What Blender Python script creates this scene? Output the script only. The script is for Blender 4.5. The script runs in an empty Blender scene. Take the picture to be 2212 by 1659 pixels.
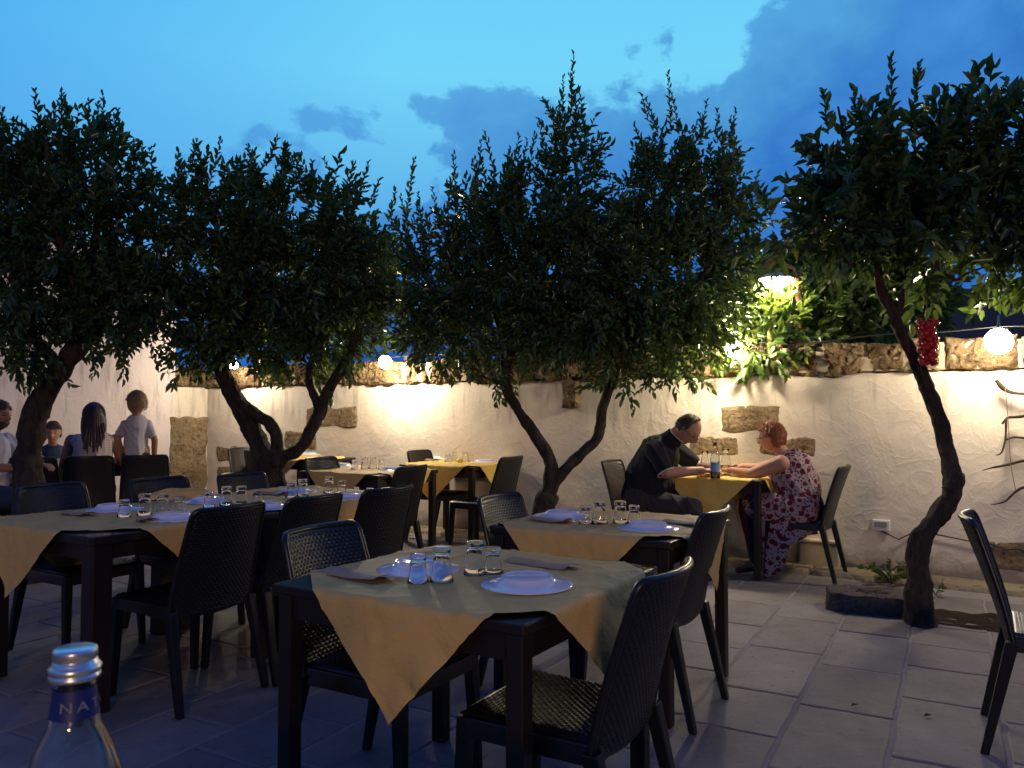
import bpy, math, random
import numpy as np
from mathutils import Vector, Matrix, noise
random.seed(7)
R = math.radians
SC = bpy.context.scene
COL = SC.collection

# ------------------------------------------------------------------ camera maths (px are in a 2212 x 1659 picture)
F = 1726.0; CX = 1106.0; CY = 829.5; H = 1.28; TH = math.atan(55.5 / F)
def ray(px, py):
    u = (px - CX) / F; v = (CY - py) / F
    return Vector((u, math.cos(TH) - v * math.sin(TH), math.sin(TH) + v * math.cos(TH)))
def at_z(px, py, z):
    d = ray(px, py); return Vector((0, 0, H)) + d * ((z - H) / d.z)
def at_y(px, py, y):
    d = ray(px, py); return Vector((0, 0, H)) + d * (y / d.y)
A32 = R(32.1)
E1 = Vector((-math.cos(A32), math.sin(A32), 0))     # along the wall, to the far left
E2 = Vector((math.sin(A32), math.cos(A32), 0))      # away from the camera, to the far right
W0 = Vector((-4.06, 10.63, 0)); WD = -E1; WN = -E2   # wall origin (far left corner), direction, outward normal
def wallpt(px, py):
    d = ray(px, py); o = Vector((0, 0, H))
    t = (W0 - o).dot(WN) / d.dot(WN)
    p = o + d * t
    return (p - W0).dot(WD), p.z
def wall3(s, z, out=0.0):
    return W0 + WD * s + WN * out + Vector((0, 0, z))

# ------------------------------------------------------------------ object helpers
def tag(o, label=None, cat=None, group=None, kind=None):
    if label: o['label'] = label
    if cat: o['category'] = cat
    if group: o['group'] = group
    if kind: o['kind'] = kind
    return o
def empty(name, loc=(0, 0, 0), rz=0.0):
    o = bpy.data.objects.new(name, None); COL.objects.link(o)
    o.location = loc; o.rotation_euler = (0, 0, rz); o.empty_display_size = 0.1
    return o
def copy_tree(o, parent=None):
    c = o.copy(); COL.objects.link(c)
    if parent: c.parent = parent
    for ch in list(o.children): copy_tree(ch, c)
    return c

def sub_of(o, part):      # a sub-part: child of a part
    o.parent = part; o.matrix_parent_inverse = Matrix.Identity(4); return o

class MB:
    def __init__(s): s.v = []; s.f = []; s.m = []; s.mi = 0
    def add(s, verts, faces):
        n = len(s.v); s.v += [tuple(p) for p in verts]
        s.f += [tuple(i + n for i in f) for f in faces]; s.m += [s.mi] * len(faces)
        return s
    def box(s, c, size, rot=None):
        x, y, z = [k / 2 for k in size]; vs = []
        for q in ((-x,-y,-z),(x,-y,-z),(x,y,-z),(-x,y,-z),(-x,-y,z),(x,-y,z),(x,y,z),(-x,y,z)):
            p = Vector(q)
            if rot is not None: p = rot @ p
            vs.append(p + Vector(c))
        return s.add(vs, [(3,2,1,0),(4,5,6,7),(0,1,5,4),(1,2,6,5),(2,3,7,6),(3,0,4,7)])
    def hull4(s, b, t):      # bottom quad, top quad (both ccw from above)
        return s.add(list(b) + list(t), [(3,2,1,0),(4,5,6,7),(0,1,5,4),(1,2,6,5),(2,3,7,6),(3,0,4,7)])
    def tube(s, pts, rad, n=10, cap=True, rough=0.0, sq=1.0):
        pts = [Vector(p) for p in pts]
        if not hasattr(rad, '__len__'): rad = [rad] * len(pts)
        up = Vector((0, 0, 1)); vs = []; fs = []; prev = None
        for i, p in enumerate(pts):
            t = (pts[min(i+1, len(pts)-1)] - pts[max(i-1, 0)]).normalized()
            a = prev if prev is not None else (up if abs(t.z) < .9 else Vector((1, 0, 0)))
            b = t.cross(a).normalized(); a = b.cross(t).normalized(); prev = a
            for k in range(n):
                w = 2 * math.pi * k / n; r = rad[i]
                if rough:
                    q = p * 9 + Vector((math.cos(w), math.sin(w), 0)) * .9
                    r *= 1 + rough * (noise.noise(q) + .5 * noise.noise(q * 3.1))
                vs.append(p + a * (math.cos(w) * r) + b * (math.sin(w) * r * sq))
        for i in range(len(pts) - 1):
            for k in range(n):
                k2 = (k + 1) % n
                fs.append((i*n+k, i*n+k2, (i+1)*n+k2, (i+1)*n+k))
        if cap:
            fs.append(tuple(range(n-1, -1, -1))); fs.append(tuple((len(pts)-1)*n + k for k in range(n)))
        return s.add(vs, fs)
    def lathe(s, prof, c=(0, 0, 0), n=32, closed=False):
        c = Vector(c); vs = []; fs = []; idx = []
        for (r, z) in prof:
            if r < 1e-5:
                idx.append([len(vs)]); vs.append(c + Vector((0, 0, z)))
            else:
                idx.append([len(vs) + k for k in range(n)])
                for k in range(n):
                    w = 2 * math.pi * k / n; vs.append(c + Vector((r * math.cos(w), r * math.sin(w), z)))
        L = len(prof)
        for i in range(L if closed else L - 1):
            a = idx[i]; b = idx[(i + 1) % L]
            for k in range(n):
                k2 = (k + 1) % n
                if len(a) == 1 and len(b) == 1: continue
                if len(a) == 1: fs.append((a[0], b[k2], b[k]))
                elif len(b) == 1: fs.append((a[k], a[k2], b[0]))
                else: fs.append((a[k], a[k2], b[k2], b[k]))
        return s.add(vs, fs)
    def grid(s, nu, nv, fn, flip=False):
        vs = [fn(i / nu, j / nv) for j in range(nv + 1) for i in range(nu + 1)]
        fs = []
        for j in range(nv):
            for i in range(nu):
                a = j * (nu + 1) + i; q = (a, a + 1, a + nu + 2, a + nu + 1)
                fs.append(q[::-1] if flip else q)
        return s.add(vs, fs)
    def sphere(s, c, r, nu=16, nv=10, rot=None):
        if not hasattr(r, '__len__'): r = (r, r, r)
        c = Vector(c); vs = [None] * 0; fs = []
        def P(x, y, z):
            p = Vector((x * r[0], y * r[1], z * r[2]))
            return c + (rot @ p if rot is not None else p)
        vs.append(P(0, 0, -1))
        for j in range(1, nv):
            t = math.pi * j / nv - math.pi / 2
            for i in range(nu):
                w = 2 * math.pi * i / nu
                vs.append(P(math.cos(t) * math.cos(w), math.cos(t) * math.sin(w), math.sin(t)))
        vs.append(P(0, 0, 1)); T = len(vs) - 1
        for i in range(nu):
            i2 = (i + 1) % nu
            fs.append((0, 1 + i2, 1 + i)); fs.append((T, T - nu + i, T - nu + i2))
            for j in range(nv - 2):
                a = 1 + j * nu
                fs.append((a + i, a + i2, a + nu + i2, a + nu + i))
        return s.add(vs, fs)
    def capsule(s, p0, p1, r0, r1, n=14):
        p0 = Vector(p0); p1 = Vector(p1); t = (p1 - p0); L = t.length; t = t.normalized()
        pts = []; rad = []
        for k in range(5):
            w = math.pi / 2 * k / 5; pts.append(p0 - t * r0 * math.cos(w)); rad.append(max(r0 * math.sin(w), r0 * .08))
        pts += [p0 + t * L * k / 4 for k in range(5)]; rad += [r0 + (r1 - r0) * k / 4 for k in range(5)]
        for k in range(1, 6):
            w = math.pi / 2 * k / 5; pts.append(p1 + t * r1 * math.sin(w)); rad.append(max(r1 * math.cos(w), r1 * .08))
        return s.tube(pts, rad, n)
    def build(s, name, mat, parent=None, smooth=False, bevel=0.0, loc=None):
        me = bpy.data.meshes.new(name); me.from_pydata(s.v, [], s.f)
        mats = mat if isinstance(mat, (list, tuple)) else [mat]
        for m in mats: me.materials.append(m)
        if len(mats) > 1: me.polygons.foreach_set('material_index', s.m)
        if smooth: me.polygons.foreach_set('use_smooth', [True] * len(me.polygons))
        me.update()
        o = bpy.data.objects.new(name, me); COL.objects.link(o)
        if parent: o.parent = parent
        if loc is not None: o.location = loc
        if bevel:
            b = o.modifiers.new('bevel', 'BEVEL'); b.width = bevel; b.segments = 2; b.limit_method = 'ANGLE'; b.angle_limit = R(40)
        return o

def catmull(pts, rad, sub=6):
    P = [Vector(p) for p in pts]; out = []; ro = []
    for i in range(len(P) - 1):
        p0 = P[max(i-1, 0)]; p1 = P[i]; p2 = P[i+1]; p3 = P[min(i+2, len(P)-1)]
        for k in range(sub):
            t = k / sub
            out.append(.5 * ((2*p1) + (p2-p0)*t + (2*p0-5*p1+4*p2-p3)*t*t + (3*p1-p0-3*p2+p3)*t*t*t))
            ro.append(rad[i] + (rad[i+1] - rad[i]) * t)
    out.append(P[-1]); ro.append(rad[-1]); return out, ro

# ------------------------------------------------------------------ materials
def srgb(r, g, b):
    f = lambda c: (c/255/12.92) if c/255 <= .04045 else ((c/255 + .055)/1.055) ** 2.4
    return (f(r), f(g), f(b), 1)
class NT:
    def __init__(s, name):
        s.m = bpy.data.materials.new(name); s.m.use_nodes = True; s.t = s.m.node_tree
        s.b = s.t.nodes['Principled BSDF']; s.out = s.t.nodes['Material Output']
    def n(s, ty, **kw):
        x = s.t.nodes.new(ty)
        for k, v in kw.items():
            if k.startswith('_'): x.inputs[k[1:].replace('_', ' ')].default_value = v
            else: setattr(x, k, v)
        return x
    def l(s, a, b): s.t.links.new(a, b)
    def coord(s, obj=False):
        if obj: return s.n('ShaderNodeTexCoord').outputs['Object']
        return s.n('ShaderNodeNewGeometry').outputs['Position']
    def noise(s, co, scale, detail=4, rough=.55, dist=0.0):
        x = s.n('ShaderNodeTexNoise', _Scale=scale, _Detail=detail, _Roughness=rough, _Distortion=dist); s.l(co, x.inputs['Vector']); return x.outputs['Fac']
    def ramp(s, f, stops):
        x = s.n('ShaderNodeValToRGB'); e = x.color_ramp.elements
        while len(e) < len(stops): e.new(.5)
        for k, (p, c) in enumerate(stops):
            e[k].position = p; e[k].color = c if hasattr(c, '__len__') else (c, c, c, 1)
        s.l(f, x.inputs['Fac']); return x.outputs['Color']
    def mix(s, f, a, b, mode='MIX'):
        x = s.n('ShaderNodeMix', data_type='RGBA', blend_type=mode)
        for v, i in ((f, 0), (a, 6), (b, 7)):
            if hasattr(v, 'default_value') or hasattr(v, 'is_linked'): s.l(v, x.inputs[i])
            else: x.inputs[i].default_value = v
        return x.outputs[2]
    def math(s, op, a, b=0.0):
        x = s.n('ShaderNodeMath', operation=op)
        for i, v in enumerate((a, b)):
            if hasattr(v, 'is_linked'): s.l(v, x.inputs[i])
            else: x.inputs[i].default_value = v
        return x.outputs[0]
    def bump(s, h, strength=.5, dist=.01, prev=None):
        x = s.n('ShaderNodeBump', _Strength=strength, _Distance=dist); s.l(h, x.inputs['Height'])
        if prev: s.l(prev, x.inputs['Normal'])
        return x.outputs['Normal']
    def set(s, col=None, rough=None, spec=None, normal=None, metal=None):
        for k, v in (('Base Color', col), ('Roughness', rough), ('Specular IOR Level', spec), ('Normal', normal), ('Metallic', metal)):
            if v is None: continue
            if hasattr(v, 'is_linked'): s.l(v, s.b.inputs[k])
            else: s.b.inputs[k].default_value = v
        return s.m
def plain(name, col, rough=.6, spec=.5, metal=0.0, bump=0.0, scale=60):
    t = NT(name)
    co = t.coord(True); nz = t.noise(co, scale, 3)
    c = t.mix(nz, tuple(k * .82 for k in col[:3]) + (1,), tuple(min(1, k * 1.15) for k in col[:3]) + (1,))
    t.set(c, rough, spec, t.bump(nz, bump, .004) if bump else None, metal)
    return t.m
M = {}
def mat_plaster(name, base, dirt, warm=False):
    t = NT(name); co = t.coord()
    big = t.noise(co, .9, 5, .6); mid = t.noise(co, 5, 6, .65, .6); fine = t.noise(co, 60, 3)
    c = t.mix(t.ramp(big, [(.35, 0.0), (.7, 1.0)]), base, tuple(k * .84 for k in base[:3]) + (1,))
    c = t.mix(t.math('MULTIPLY', t.ramp(mid, [(.55, 0.0), (.75, 1.0)]), .22), c, dirt)
    # grime at the foot; under the coping, stain streaks with irregular shade painted in
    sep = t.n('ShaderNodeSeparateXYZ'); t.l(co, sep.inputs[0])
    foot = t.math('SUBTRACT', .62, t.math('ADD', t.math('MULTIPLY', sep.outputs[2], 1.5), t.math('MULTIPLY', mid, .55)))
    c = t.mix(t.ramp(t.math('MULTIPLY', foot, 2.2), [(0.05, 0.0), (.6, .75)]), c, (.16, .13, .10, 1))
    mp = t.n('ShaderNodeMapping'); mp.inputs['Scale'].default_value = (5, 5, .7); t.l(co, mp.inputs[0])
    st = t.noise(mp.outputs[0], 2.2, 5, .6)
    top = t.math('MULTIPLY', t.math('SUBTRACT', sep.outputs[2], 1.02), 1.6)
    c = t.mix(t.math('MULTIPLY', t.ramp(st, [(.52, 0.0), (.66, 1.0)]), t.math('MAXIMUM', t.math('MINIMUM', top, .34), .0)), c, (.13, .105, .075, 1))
    # trowel ridges
    w = t.n('ShaderNodeTexNoise', _Scale=4.5, _Detail=2.0, _Distortion=1.6); t.l(co, w.inputs['Vector'])
    ridge = t.math('ABSOLUTE', t.math('SUBTRACT', w.outputs['Fac'], .5))
    ridge = t.ramp(ridge, [(0.0, 1.0), (.035, .35), (.14, 0.0)])
    nm = t.bump(ridge, .15, .014); nm = t.bump(mid, .45, .016, nm); nm = t.bump(fine, .3, .003, nm)
    return t.set(c, .92, .15, nm)
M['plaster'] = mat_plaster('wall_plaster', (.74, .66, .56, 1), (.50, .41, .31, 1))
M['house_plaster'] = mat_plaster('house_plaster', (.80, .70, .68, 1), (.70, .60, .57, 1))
def mat_stone(name, a, b, dark, sc=14, patch=0.0):
    t = NT(name); co = t.coord()
    n1 = t.noise(co, sc * .35, 6, .7); n2 = t.noise(co, sc * 2, 5, .65); v = t.n('ShaderNodeTexVoronoi', _Scale=sc * 2.2, _Randomness=1.0); t.l(co, v.inputs['Vector'])
    isl = t.n('ShaderNodeNewGeometry').outputs['Random Per Island']
    c = t.mix(t.ramp(n1, [(.35, 0.0), (.65, 1.0)]), a, b)
    if patch:
        n0 = t.noise(co, 5.5, 5, .7); c = t.mix(t.math('MULTIPLY', t.ramp(n0, [(.47, 0.0), (.60, 1.0)]), patch), c, dark)
        n4 = t.noise(co, 3.1, 5, .65); c = t.mix(t.math('MULTIPLY', t.ramp(n4, [(.52, 0.0), (.66, 1.0)]), .7), c, (.40, .31, .19, 1))
    c = t.mix(t.math('MULTIPLY', isl, .55), c, tuple(k * .5 for k in a[:3]) + (1,))
    pit = t.ramp(n2, [(.34, 1.0), (.46, 0.0)])
    c = t.mix(t.math('MULTIPLY', pit, .85), c, dark)
    nm = t.bump(n2, 1.0, .03); nm = t.bump(v.outputs['Distance'], .6, .016, nm)
    return t.set(c, .95, .1, nm)
M['coping'] = mat_stone('tufa_coping', (.25, .17, .09, 1), (.13, .085, .045, 1), (.022, .015, .010, 1), 14, .75)
M['stone'] = mat_stone('exposed_stone', (.37, .28, .17, 1), (.22, .16, .095, 1), (.09, .06, .038, 1), 12, .45)
M['trough'] = mat_stone('old_stone', (.17, .15, .13, 1), (.11, .095, .085, 1), (.04, .035, .03, 1), 16)
M['mortar'] = plain('mortar', (.42, .34, .24), .95, .1, 0, .5, 30)
t = NT('paving_slab'); co = t.coord(); isl = t.n('ShaderNodeNewGeometry').outputs['Random Per Island']
n1 = t.noise(co, 1.3, 6, .65); n2 = t.noise(co, 9, 6, .7); n3 = t.noise(co, 90, 3, .7)
c = t.mix(isl, (.20, .18, .17, 1), (.29, .262, .25, 1))
c = t.mix(t.math('MULTIPLY', t.ramp(n1, [(.4, 0.0), (.65, 1.0)]), .6), c, (.11, .095, .08, 1))
c = t.mix(t.math('MULTIPLY', t.ramp(n2, [(.5, 0.0), (.72, 1.0)]), .5), c, (.26, .235, .21, 1))
c = t.mix(t.math('MULTIPLY', t.ramp(n2, [(.28, 1.0), (.4, 0.0)]), .5), c, (.08, .07, .06, 1))
sp1 = t.noise(co, 22, 4, .75); c = t.mix(t.math('MULTIPLY', t.ramp(sp1, [(.60, 0.0), (.68, 1.0)]), .55), c, (.06, .05, .042, 1))
n0 = t.noise(co, .55, 4, .6, .5); c = t.mix(t.math('MULTIPLY', t.ramp(n0, [(.45, 0.0), (.62, 1.0)]), .38), c, (.11, .095, .08, 1))
M['slab'] = t.set(c, .72, .3, t.bump(n3, .35, .003, t.bump(n2, .5, .008)))
M['joint'] = plain('floor_joint', (.27, .25, .24), .95, .1, 0, .6, 40)
M['strip'] = mat_stone('wall_foot_slab', (.36, .29, .19, 1), (.27, .22, .15, 1), (.13, .11, .08, 1), 6)
t = NT('soil'); co = t.coord(); n2 = t.noise(co, 30, 6, .7)
M['soil'] = t.set(t.mix(n2, (.02, .014, .01, 1), (.085, .06, .045, 1)), 1.0, .05, t.bump(n2, 1.0, .03))
M['ground'] = plain('ground_earth', (.11, .10, .075), 1.0, .05, 0, .4, 3)
def mat_paper(name, base):
    t = NT(name); co = t.coord(); n1 = t.noise(co, 4, 5, .6, .4); n2 = t.noise(co, 160, 3, .7)
    mp = t.n('ShaderNodeMapping'); mp.inputs['Scale'].default_value = (3, 30, 30); mp.inputs['Rotation'].default_value = (0, 0, -.56); t.l(co, mp.inputs[0])
    n3 = t.noise(mp.outputs[0], 2.2, 4, .6)
    c = t.mix(t.ramp(n1, [(.3, 0.0), (.7, 1.0)]), base, tuple(k * .85 for k in base[:3]) + (1,))
    c = t.mix(t.math('MULTIPLY', n3, .3), c, tuple(min(1, k * 1.25) for k in base[:3]) + (1,))
    w = t.n('ShaderNodeTexNoise', _Scale=9, _Detail=3.0, _Distortion=1.2); t.l(co, w.inputs['Vector'])
    nm = t.bump(n3, .35, .006); nm = t.bump(w.outputs['Fac'], .5, .012, nm); nm = t.bump(n2, .25, .001, nm)
    return t.set(c, .68, .3, nm)
M['paper'] = mat_paper('straw_paper', (.71, .455, .14, 1))
M['paper_lit'] = mat_paper('lamplit_paper', (.74, .51, .12, 1))  # the straw paper again, lamp light put into its yellower colour
M['napkin'] = mat_paper('brown_napkin_paper', (.44, .29, .17, 1))
M['chair'] = plain('dark_rattan_resin', (.009, .009, .0098), .30, .5, 0, .15, 120)
M['wood'] = plain('dark_stained_wood', (.016, .010, .008), .42, .45, 0, .25, 40)
def mat_bark():
    t = NT('bark'); co = t.coord(); mp = t.n('ShaderNodeMapping'); mp.inputs['Scale'].default_value = (1, 1, .35); t.l(co, mp.inputs[0])
    n1 = t.noise(mp.outputs[0], 26, 6, .7); n2 = t.noise(co, 6, 4, .6)
    c = t.mix(t.ramp(n1, [(.35, 0.0), (.7, 1.0)]), (.028, .020, .015, 1), (.085, .062, .046, 1))
    c = t.mix(t.math('MULTIPLY', t.ramp(n2, [(.55, 0.0), (.7, 1.0)]), .6), c, (.12, .105, .09, 1))
    return t.set(c, .85, .25, t.bump(n1, 1.0, .035))
M['bark'] = mat_bark()
def mat_leaf(name, a, b, trans=.3):
    t = NT(name); isl = t.n('ShaderNodeNewGeometry').outputs['Random Per Island']
    c = t.mix(isl, a, b); i2 = t.ramp(isl, [(.985, 0.0), (.988, 1.0)]); c = t.mix(i2, c, (.20, .17, .03, 1)); t.set(c, .30, .6)
    tr = t.n('ShaderNodeBsdfTranslucent'); mixs = t.n('ShaderNodeMixShader'); mixs.inputs[0].default_value = trans
    tc = t.mix(.5, c, (.22, .30, .03, 1)); t.l(tc, tr.inputs[0])
    t.l(t.b.outputs[0], mixs.inputs[1]); t.l(tr.outputs[0], mixs.inputs[2]); t.l(mixs.outputs[0], t.out.inputs[0])
    return t.m
M['leaf'] = mat_leaf('citrus_leaf', (.022, .058, .022, 1), (.065, .135, .040, 1), .28)
M['leaf2'] = mat_leaf('lemon_leaf', (.04, .09, .022, 1), (.12, .185, .045, 1), .34)
M['twig'] = plain('twig', (.07, .06, .035), .8, .2)
def mat_glass(name, col=(1, 1, 1, 1), rough=0.0):
    t = NT(name); b = t.b; b.inputs['Base Color'].default_value = col; b.inputs['Roughness'].default_value = rough
    b.inputs['Transmission Weight'].default_value = 1.0; b.inputs['IOR'].default_value = 1.45
    return t.m
M['glass'] = mat_glass('clear_glass'); M['glass'].node_tree.nodes['Principled BSDF'].inputs['IOR'].default_value = 1.22; M['glassb'] = mat_glass('bottle_glass', (.93, .97, .98, 1))
t = NT('white_glazed_ceramic'); t.set((.78, .78, .80, 1), .12, .5); M['plate'] = t.m
M['wine'] = mat_glass('amber_wine', (.95, .55, .12, 1)); M['rose'] = mat_glass('red_drink', (.95, .35, .18, 1))
M['metal'] = plain('brushed_metal', (.6, .6, .62), .3, .5, 1.0, .05)
M['cap'] = plain('screw_cap_metal', (.75, .76, .80), .28, .5, .9, .05)
M['label_blue'] = plain('blue_neck_label', (.012, .02, .14), .45, .4)
M['label_light'] = plain('pale_blue_label', (.25, .38, .62), .5, .4)
M['ink'] = plain('pale_lettering', (.22, .25, .36), .5, .3)
M['black'] = plain('black_plastic', (.02, .02, .022), .4, .4)
M['white'] = plain('white_plastic', (.72, .72, .70), .4, .4)
M['grey'] = plain('grey_screen', (.25, .26, .25), .3, .4)
M['brownmetal'] = plain('brown_post_metal', (.16, .075, .04), .5, .4)
M['darkwall'] = plain('weathered_dark_render', (.12, .12, .14), .95, .1, 0, .5, 4)
M['driftwood'] = plain('driftwood', (.06, .042, .03), .9, .15, 0, .8, 25)
M['cord'] = plain('cord', (.24, .17, .11), .9, .1)
t = NT('tomato'); c = t.mix(t.noise(t.coord(), 12, 2), (.44, .010, .006, 1), (.6, .035, .015, 1)); M['tomato'] = t.set(c, .16, .5)
M['cream'] = plain('cream_block', (.55, .46, .30), .7, .3, 0, .3, 14)
M['yellow'] = plain('yellow_wax', (.75, .6, .08), .4, .4)
M['skin'] = plain('skin', (.46, .235, .155), .5, .4, 0, .1, 90)
M['skin_d'] = plain('skin_tan', (.38, .19, .12), .55, .35)
M['hair_grey'] = plain('greying_hair', (.06, .048, .04), .6, .4, 0, 1.0, 160)
M['hair_red'] = plain('auburn_hair', (.26, .07, .02), .5, .5, 0, 1.0, 120)
M['hair_brown'] = plain('dark_brown_hair', (.055, .026, .016), .45, .5, 0, 1.0, 150)
M['hair_fair'] = plain('light_brown_hair', (.33, .20, .105), .55, .4, 0, 1.0, 120)
M['black_shirt'] = plain('black_cotton', (.018, .019, .022), .85, .2, 0, .3, 25)
M['trousers'] = plain('grey_trousers', (.05, .047, .045), .9, .15, 0, .5, 18)
M['leggings'] = plain('dark_maroon_leggings', (.035, .012, .02), .8, .2)
M['trim'] = plain('white_piping', (.7, .68, .66), .7, .3)
M['grey_shirt'] = plain('white_tee', (.52, .50, .56), .85, .2, 0, .5, 16)
t = NT('striped_top'); co = t.coord(); w = t.n('ShaderNodeTexWave', wave_type='BANDS', bands_direction='Z', _Scale=14.0, _Distortion=1.2); t.l(co, w.inputs[0])
M['striped'] = t.set(t.mix(t.ramp(w.outputs[1], [(.45, 0.0), (.6, 1.0)]), (.60, .50, .47, 1), (.50, .41, .40, 1)), .85, .2)
M['jeans'] = plain('dark_jeans', (.03, .05, .09), .85, .2, 0, .4, 40)
t = NT('floral_fabric'); co = t.coord(True)
v = t.n('ShaderNodeTexVoronoi', _Scale=18.0, _Randomness=1.0); t.l(co, v.inputs['Vector'])
v2 = t.n('ShaderNodeTexVoronoi', _Scale=46.0, _Randomness=1.0); t.l(co, v2.inputs['Vector'])
pz = t.noise(co, 34, 3)
d1 = t.math('ADD', v.outputs['Distance'], t.math('MULTIPLY', pz, .22)); d2 = t.math('ADD', v2.outputs['Distance'], t.math('MULTIPLY', pz, .3))
c = t.mix(t.ramp(d2, [(.50, 1.0), (.58, 0.0)]), (.33, .26, .29, 1), (.12, .025, .045, 1))
c = t.mix(t.ramp(d1, [(.46, 1.0), (.50, 0.0)]), c, (.11, .012, .028, 1))
M['floral'] = t.set(c, .85, .2)
def emit(name, col, s):
    m = bpy.data.materials.new(name); m.use_nodes = True; nt = m.node_tree; nt.nodes.clear()
    e = nt.nodes.new('ShaderNodeEmission'); e.inputs[0].default_value = col; e.inputs[1].default_value = s
    o = nt.nodes.new('ShaderNodeOutputMaterial'); nt.links.new(e.outputs[0], o.inputs[0]); return m
# ------------------------------------------------------------------ world: dusk sky with darker cloud banks
w = bpy.data.worlds.new("World"); SC.world = w; w.use_nodes = True; nt = w.node_tree; nt.nodes.clear()
class WT(NT):
    def __init__(s, tree): s.t = tree
T = WT(nt)
g = T.n('ShaderNodeTexCoord').outputs['Generated']; sp = T.n('ShaderNodeSeparateXYZ'); T.l(g, sp.inputs[0])
az = T.math('ARCTAN2', sp.outputs[0], sp.outputs[1]); el = T.math('ARCSINE', sp.outputs[2])
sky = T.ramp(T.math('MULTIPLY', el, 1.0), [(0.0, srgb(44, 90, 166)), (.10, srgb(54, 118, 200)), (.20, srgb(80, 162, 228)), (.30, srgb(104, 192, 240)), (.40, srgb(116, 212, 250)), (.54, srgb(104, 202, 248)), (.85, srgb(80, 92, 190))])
lf = T.ramp(T.math('MULTIPLY', T.math('ADD', az, .15), -1.6), [(0.0, 0.0), (.75, .8)])
sky = T.mix(lf, sky, T.ramp(el, [(0.0, srgb(42, 92, 165)), (.25, srgb(80, 168, 236)), (.5, srgb(66, 164, 240)), (.85, srgb(80, 92, 190))]))
mp = T.n('ShaderNodeMapping'); mp.inputs['Scale'].default_value = (1, 1, 1.5); T.l(g, mp.inputs[0])
mp.inputs['Location'].default_value = (.35, .1, .22)
nz = T.noise(mp.outputs[0], 4.6, 9, .58, .15); nz2 = T.noise(mp.outputs[0], 2.1, 5, .55, .3)
b = T.math('SUBTRACT', T.math('ADD', T.math('MULTIPLY', az, .52), .365), el)
b = T.math('ADD', T.math('MULTIPLY', b, 3.6), T.math('MULTIPLY', T.math('SUBTRACT', nz, .5), 2.6))
b = T.math('ADD', b, T.math('MULTIPLY', T.math('SUBTRACT', nz2, .5), 1.6))
mask = T.ramp(b, [(.0, 0.0), (.09, .58), (.6, .95)])
ccol = T.ramp(T.math('ADD', el, T.math('MULTIPLY', T.math('SUBTRACT', nz2, .5), .5)), [(0.0, srgb(34, 84, 166)), (.22, srgb(44, 112, 198)), (.5, srgb(52, 124, 200)), (.85, srgb(80, 92, 190))])
ccol = T.mix(T.ramp(nz, [(.45, 0.0), (.75, .8)]), ccol, srgb(84, 158, 230))
fin = T.mix(mask, sky, ccol)
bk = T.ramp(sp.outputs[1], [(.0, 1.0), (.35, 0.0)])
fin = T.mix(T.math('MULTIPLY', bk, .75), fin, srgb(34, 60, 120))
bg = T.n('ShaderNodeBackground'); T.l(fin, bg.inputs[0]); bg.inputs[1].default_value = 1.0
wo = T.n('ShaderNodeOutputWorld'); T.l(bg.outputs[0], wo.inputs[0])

# ------------------------------------------------------------------ ground and paving
g_ = MB(); g_.add([(-400, -60, -.02), (400, -60, -.02), (400, 900, -.02), (-400, 900, -.02)], [(0, 1, 2, 3)])
tag(g_.build('ground', M['ground']), kind='structure')
PHI = R(29); G1 = Vector((-math.cos(PHI), math.sin(PHI), 0)); G2 = Vector((math.sin(PHI), math.cos(PHI), 0))
def side(p): return (p - W0).dot(WN)           # metres in front of the long wall
def hside(p): return (p - W0).dot(WD)          # metres to the right of the house line
base_pt = Vector((1.67, 4.29, 0))
j = MB(); q = [W0 + WD * -.0 + WN * .0, W0 + WN * 17, W0 + WN * 17 + WD * 14, W0 + WD * 14]
j.add([(p.x, p.y, .0005) for p in q], [(0, 1, 2, 3)])
tag(j.build('floor_mortar', M['joint']), kind='structure')
sl = MB(); rnd = random.Random(3)
for i in range(-16, 36):
    s0 = i * .385; t = -9 + rnd.random() * .5
    while t < 12:
        L = rnd.choice((.43, .5, .56, .62, .7)); gx = .0045 + rnd.random() * .004; gy = .003 + rnd.random() * .004
        a, b_, c_, d_ = s0 + gx, s0 + .385 - gx, t + gy, t + L - gy; t += L
        ctr = base_pt + G1 * ((a + b_) / 2) + G2 * ((c_ + d_) / 2)
        if side(ctr) < .40 or hside(ctr) < .25 or side(ctr) > 15 or hside(ctr) > 13: continue
        hz = .002 + rnd.random() * .004; N = 5
        def pt(u, v, a=a, b_=b_, c_=c_, d_=d_, hz=hz):
            x = a + (b_ - a) * u; y = c_ + (d_ - c_) * v
            e = min(min(u, 1 - u) * (b_ - a), min(v, 1 - v) * (d_ - c_))
            p = base_pt + G1 * x + G2 * y
            k = noise.noise(p * 6) * .006
            p = p + (G1 if min(u,1-u)*(b_-a) < .01 else G2) * ((noise.noise(p * 9) * .010 + noise.noise(p * 40) * .004) if e < .01 else 0)
            p.z = hz + noise.noise(p * 2.5) * .003 - (.006 if e < .002 else 0)
            return p
        us = [0, .010, .03, .15, .27, .39, .51, .63, .75, .87, .97, .990, 1]; K = len(us)
        vs = [pt(us[ii], us[jj]) for jj in range(K) for ii in range(K)]
        fs = [(jj*K+ii, jj*K+ii+K, jj*K+ii+K+1, jj*K+ii+1) for jj in range(K-1) for ii in range(K-1)]
        sl.add(vs, fs)
tag(sl.build('paving', M['slab'], smooth=True), kind='structure')
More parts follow.
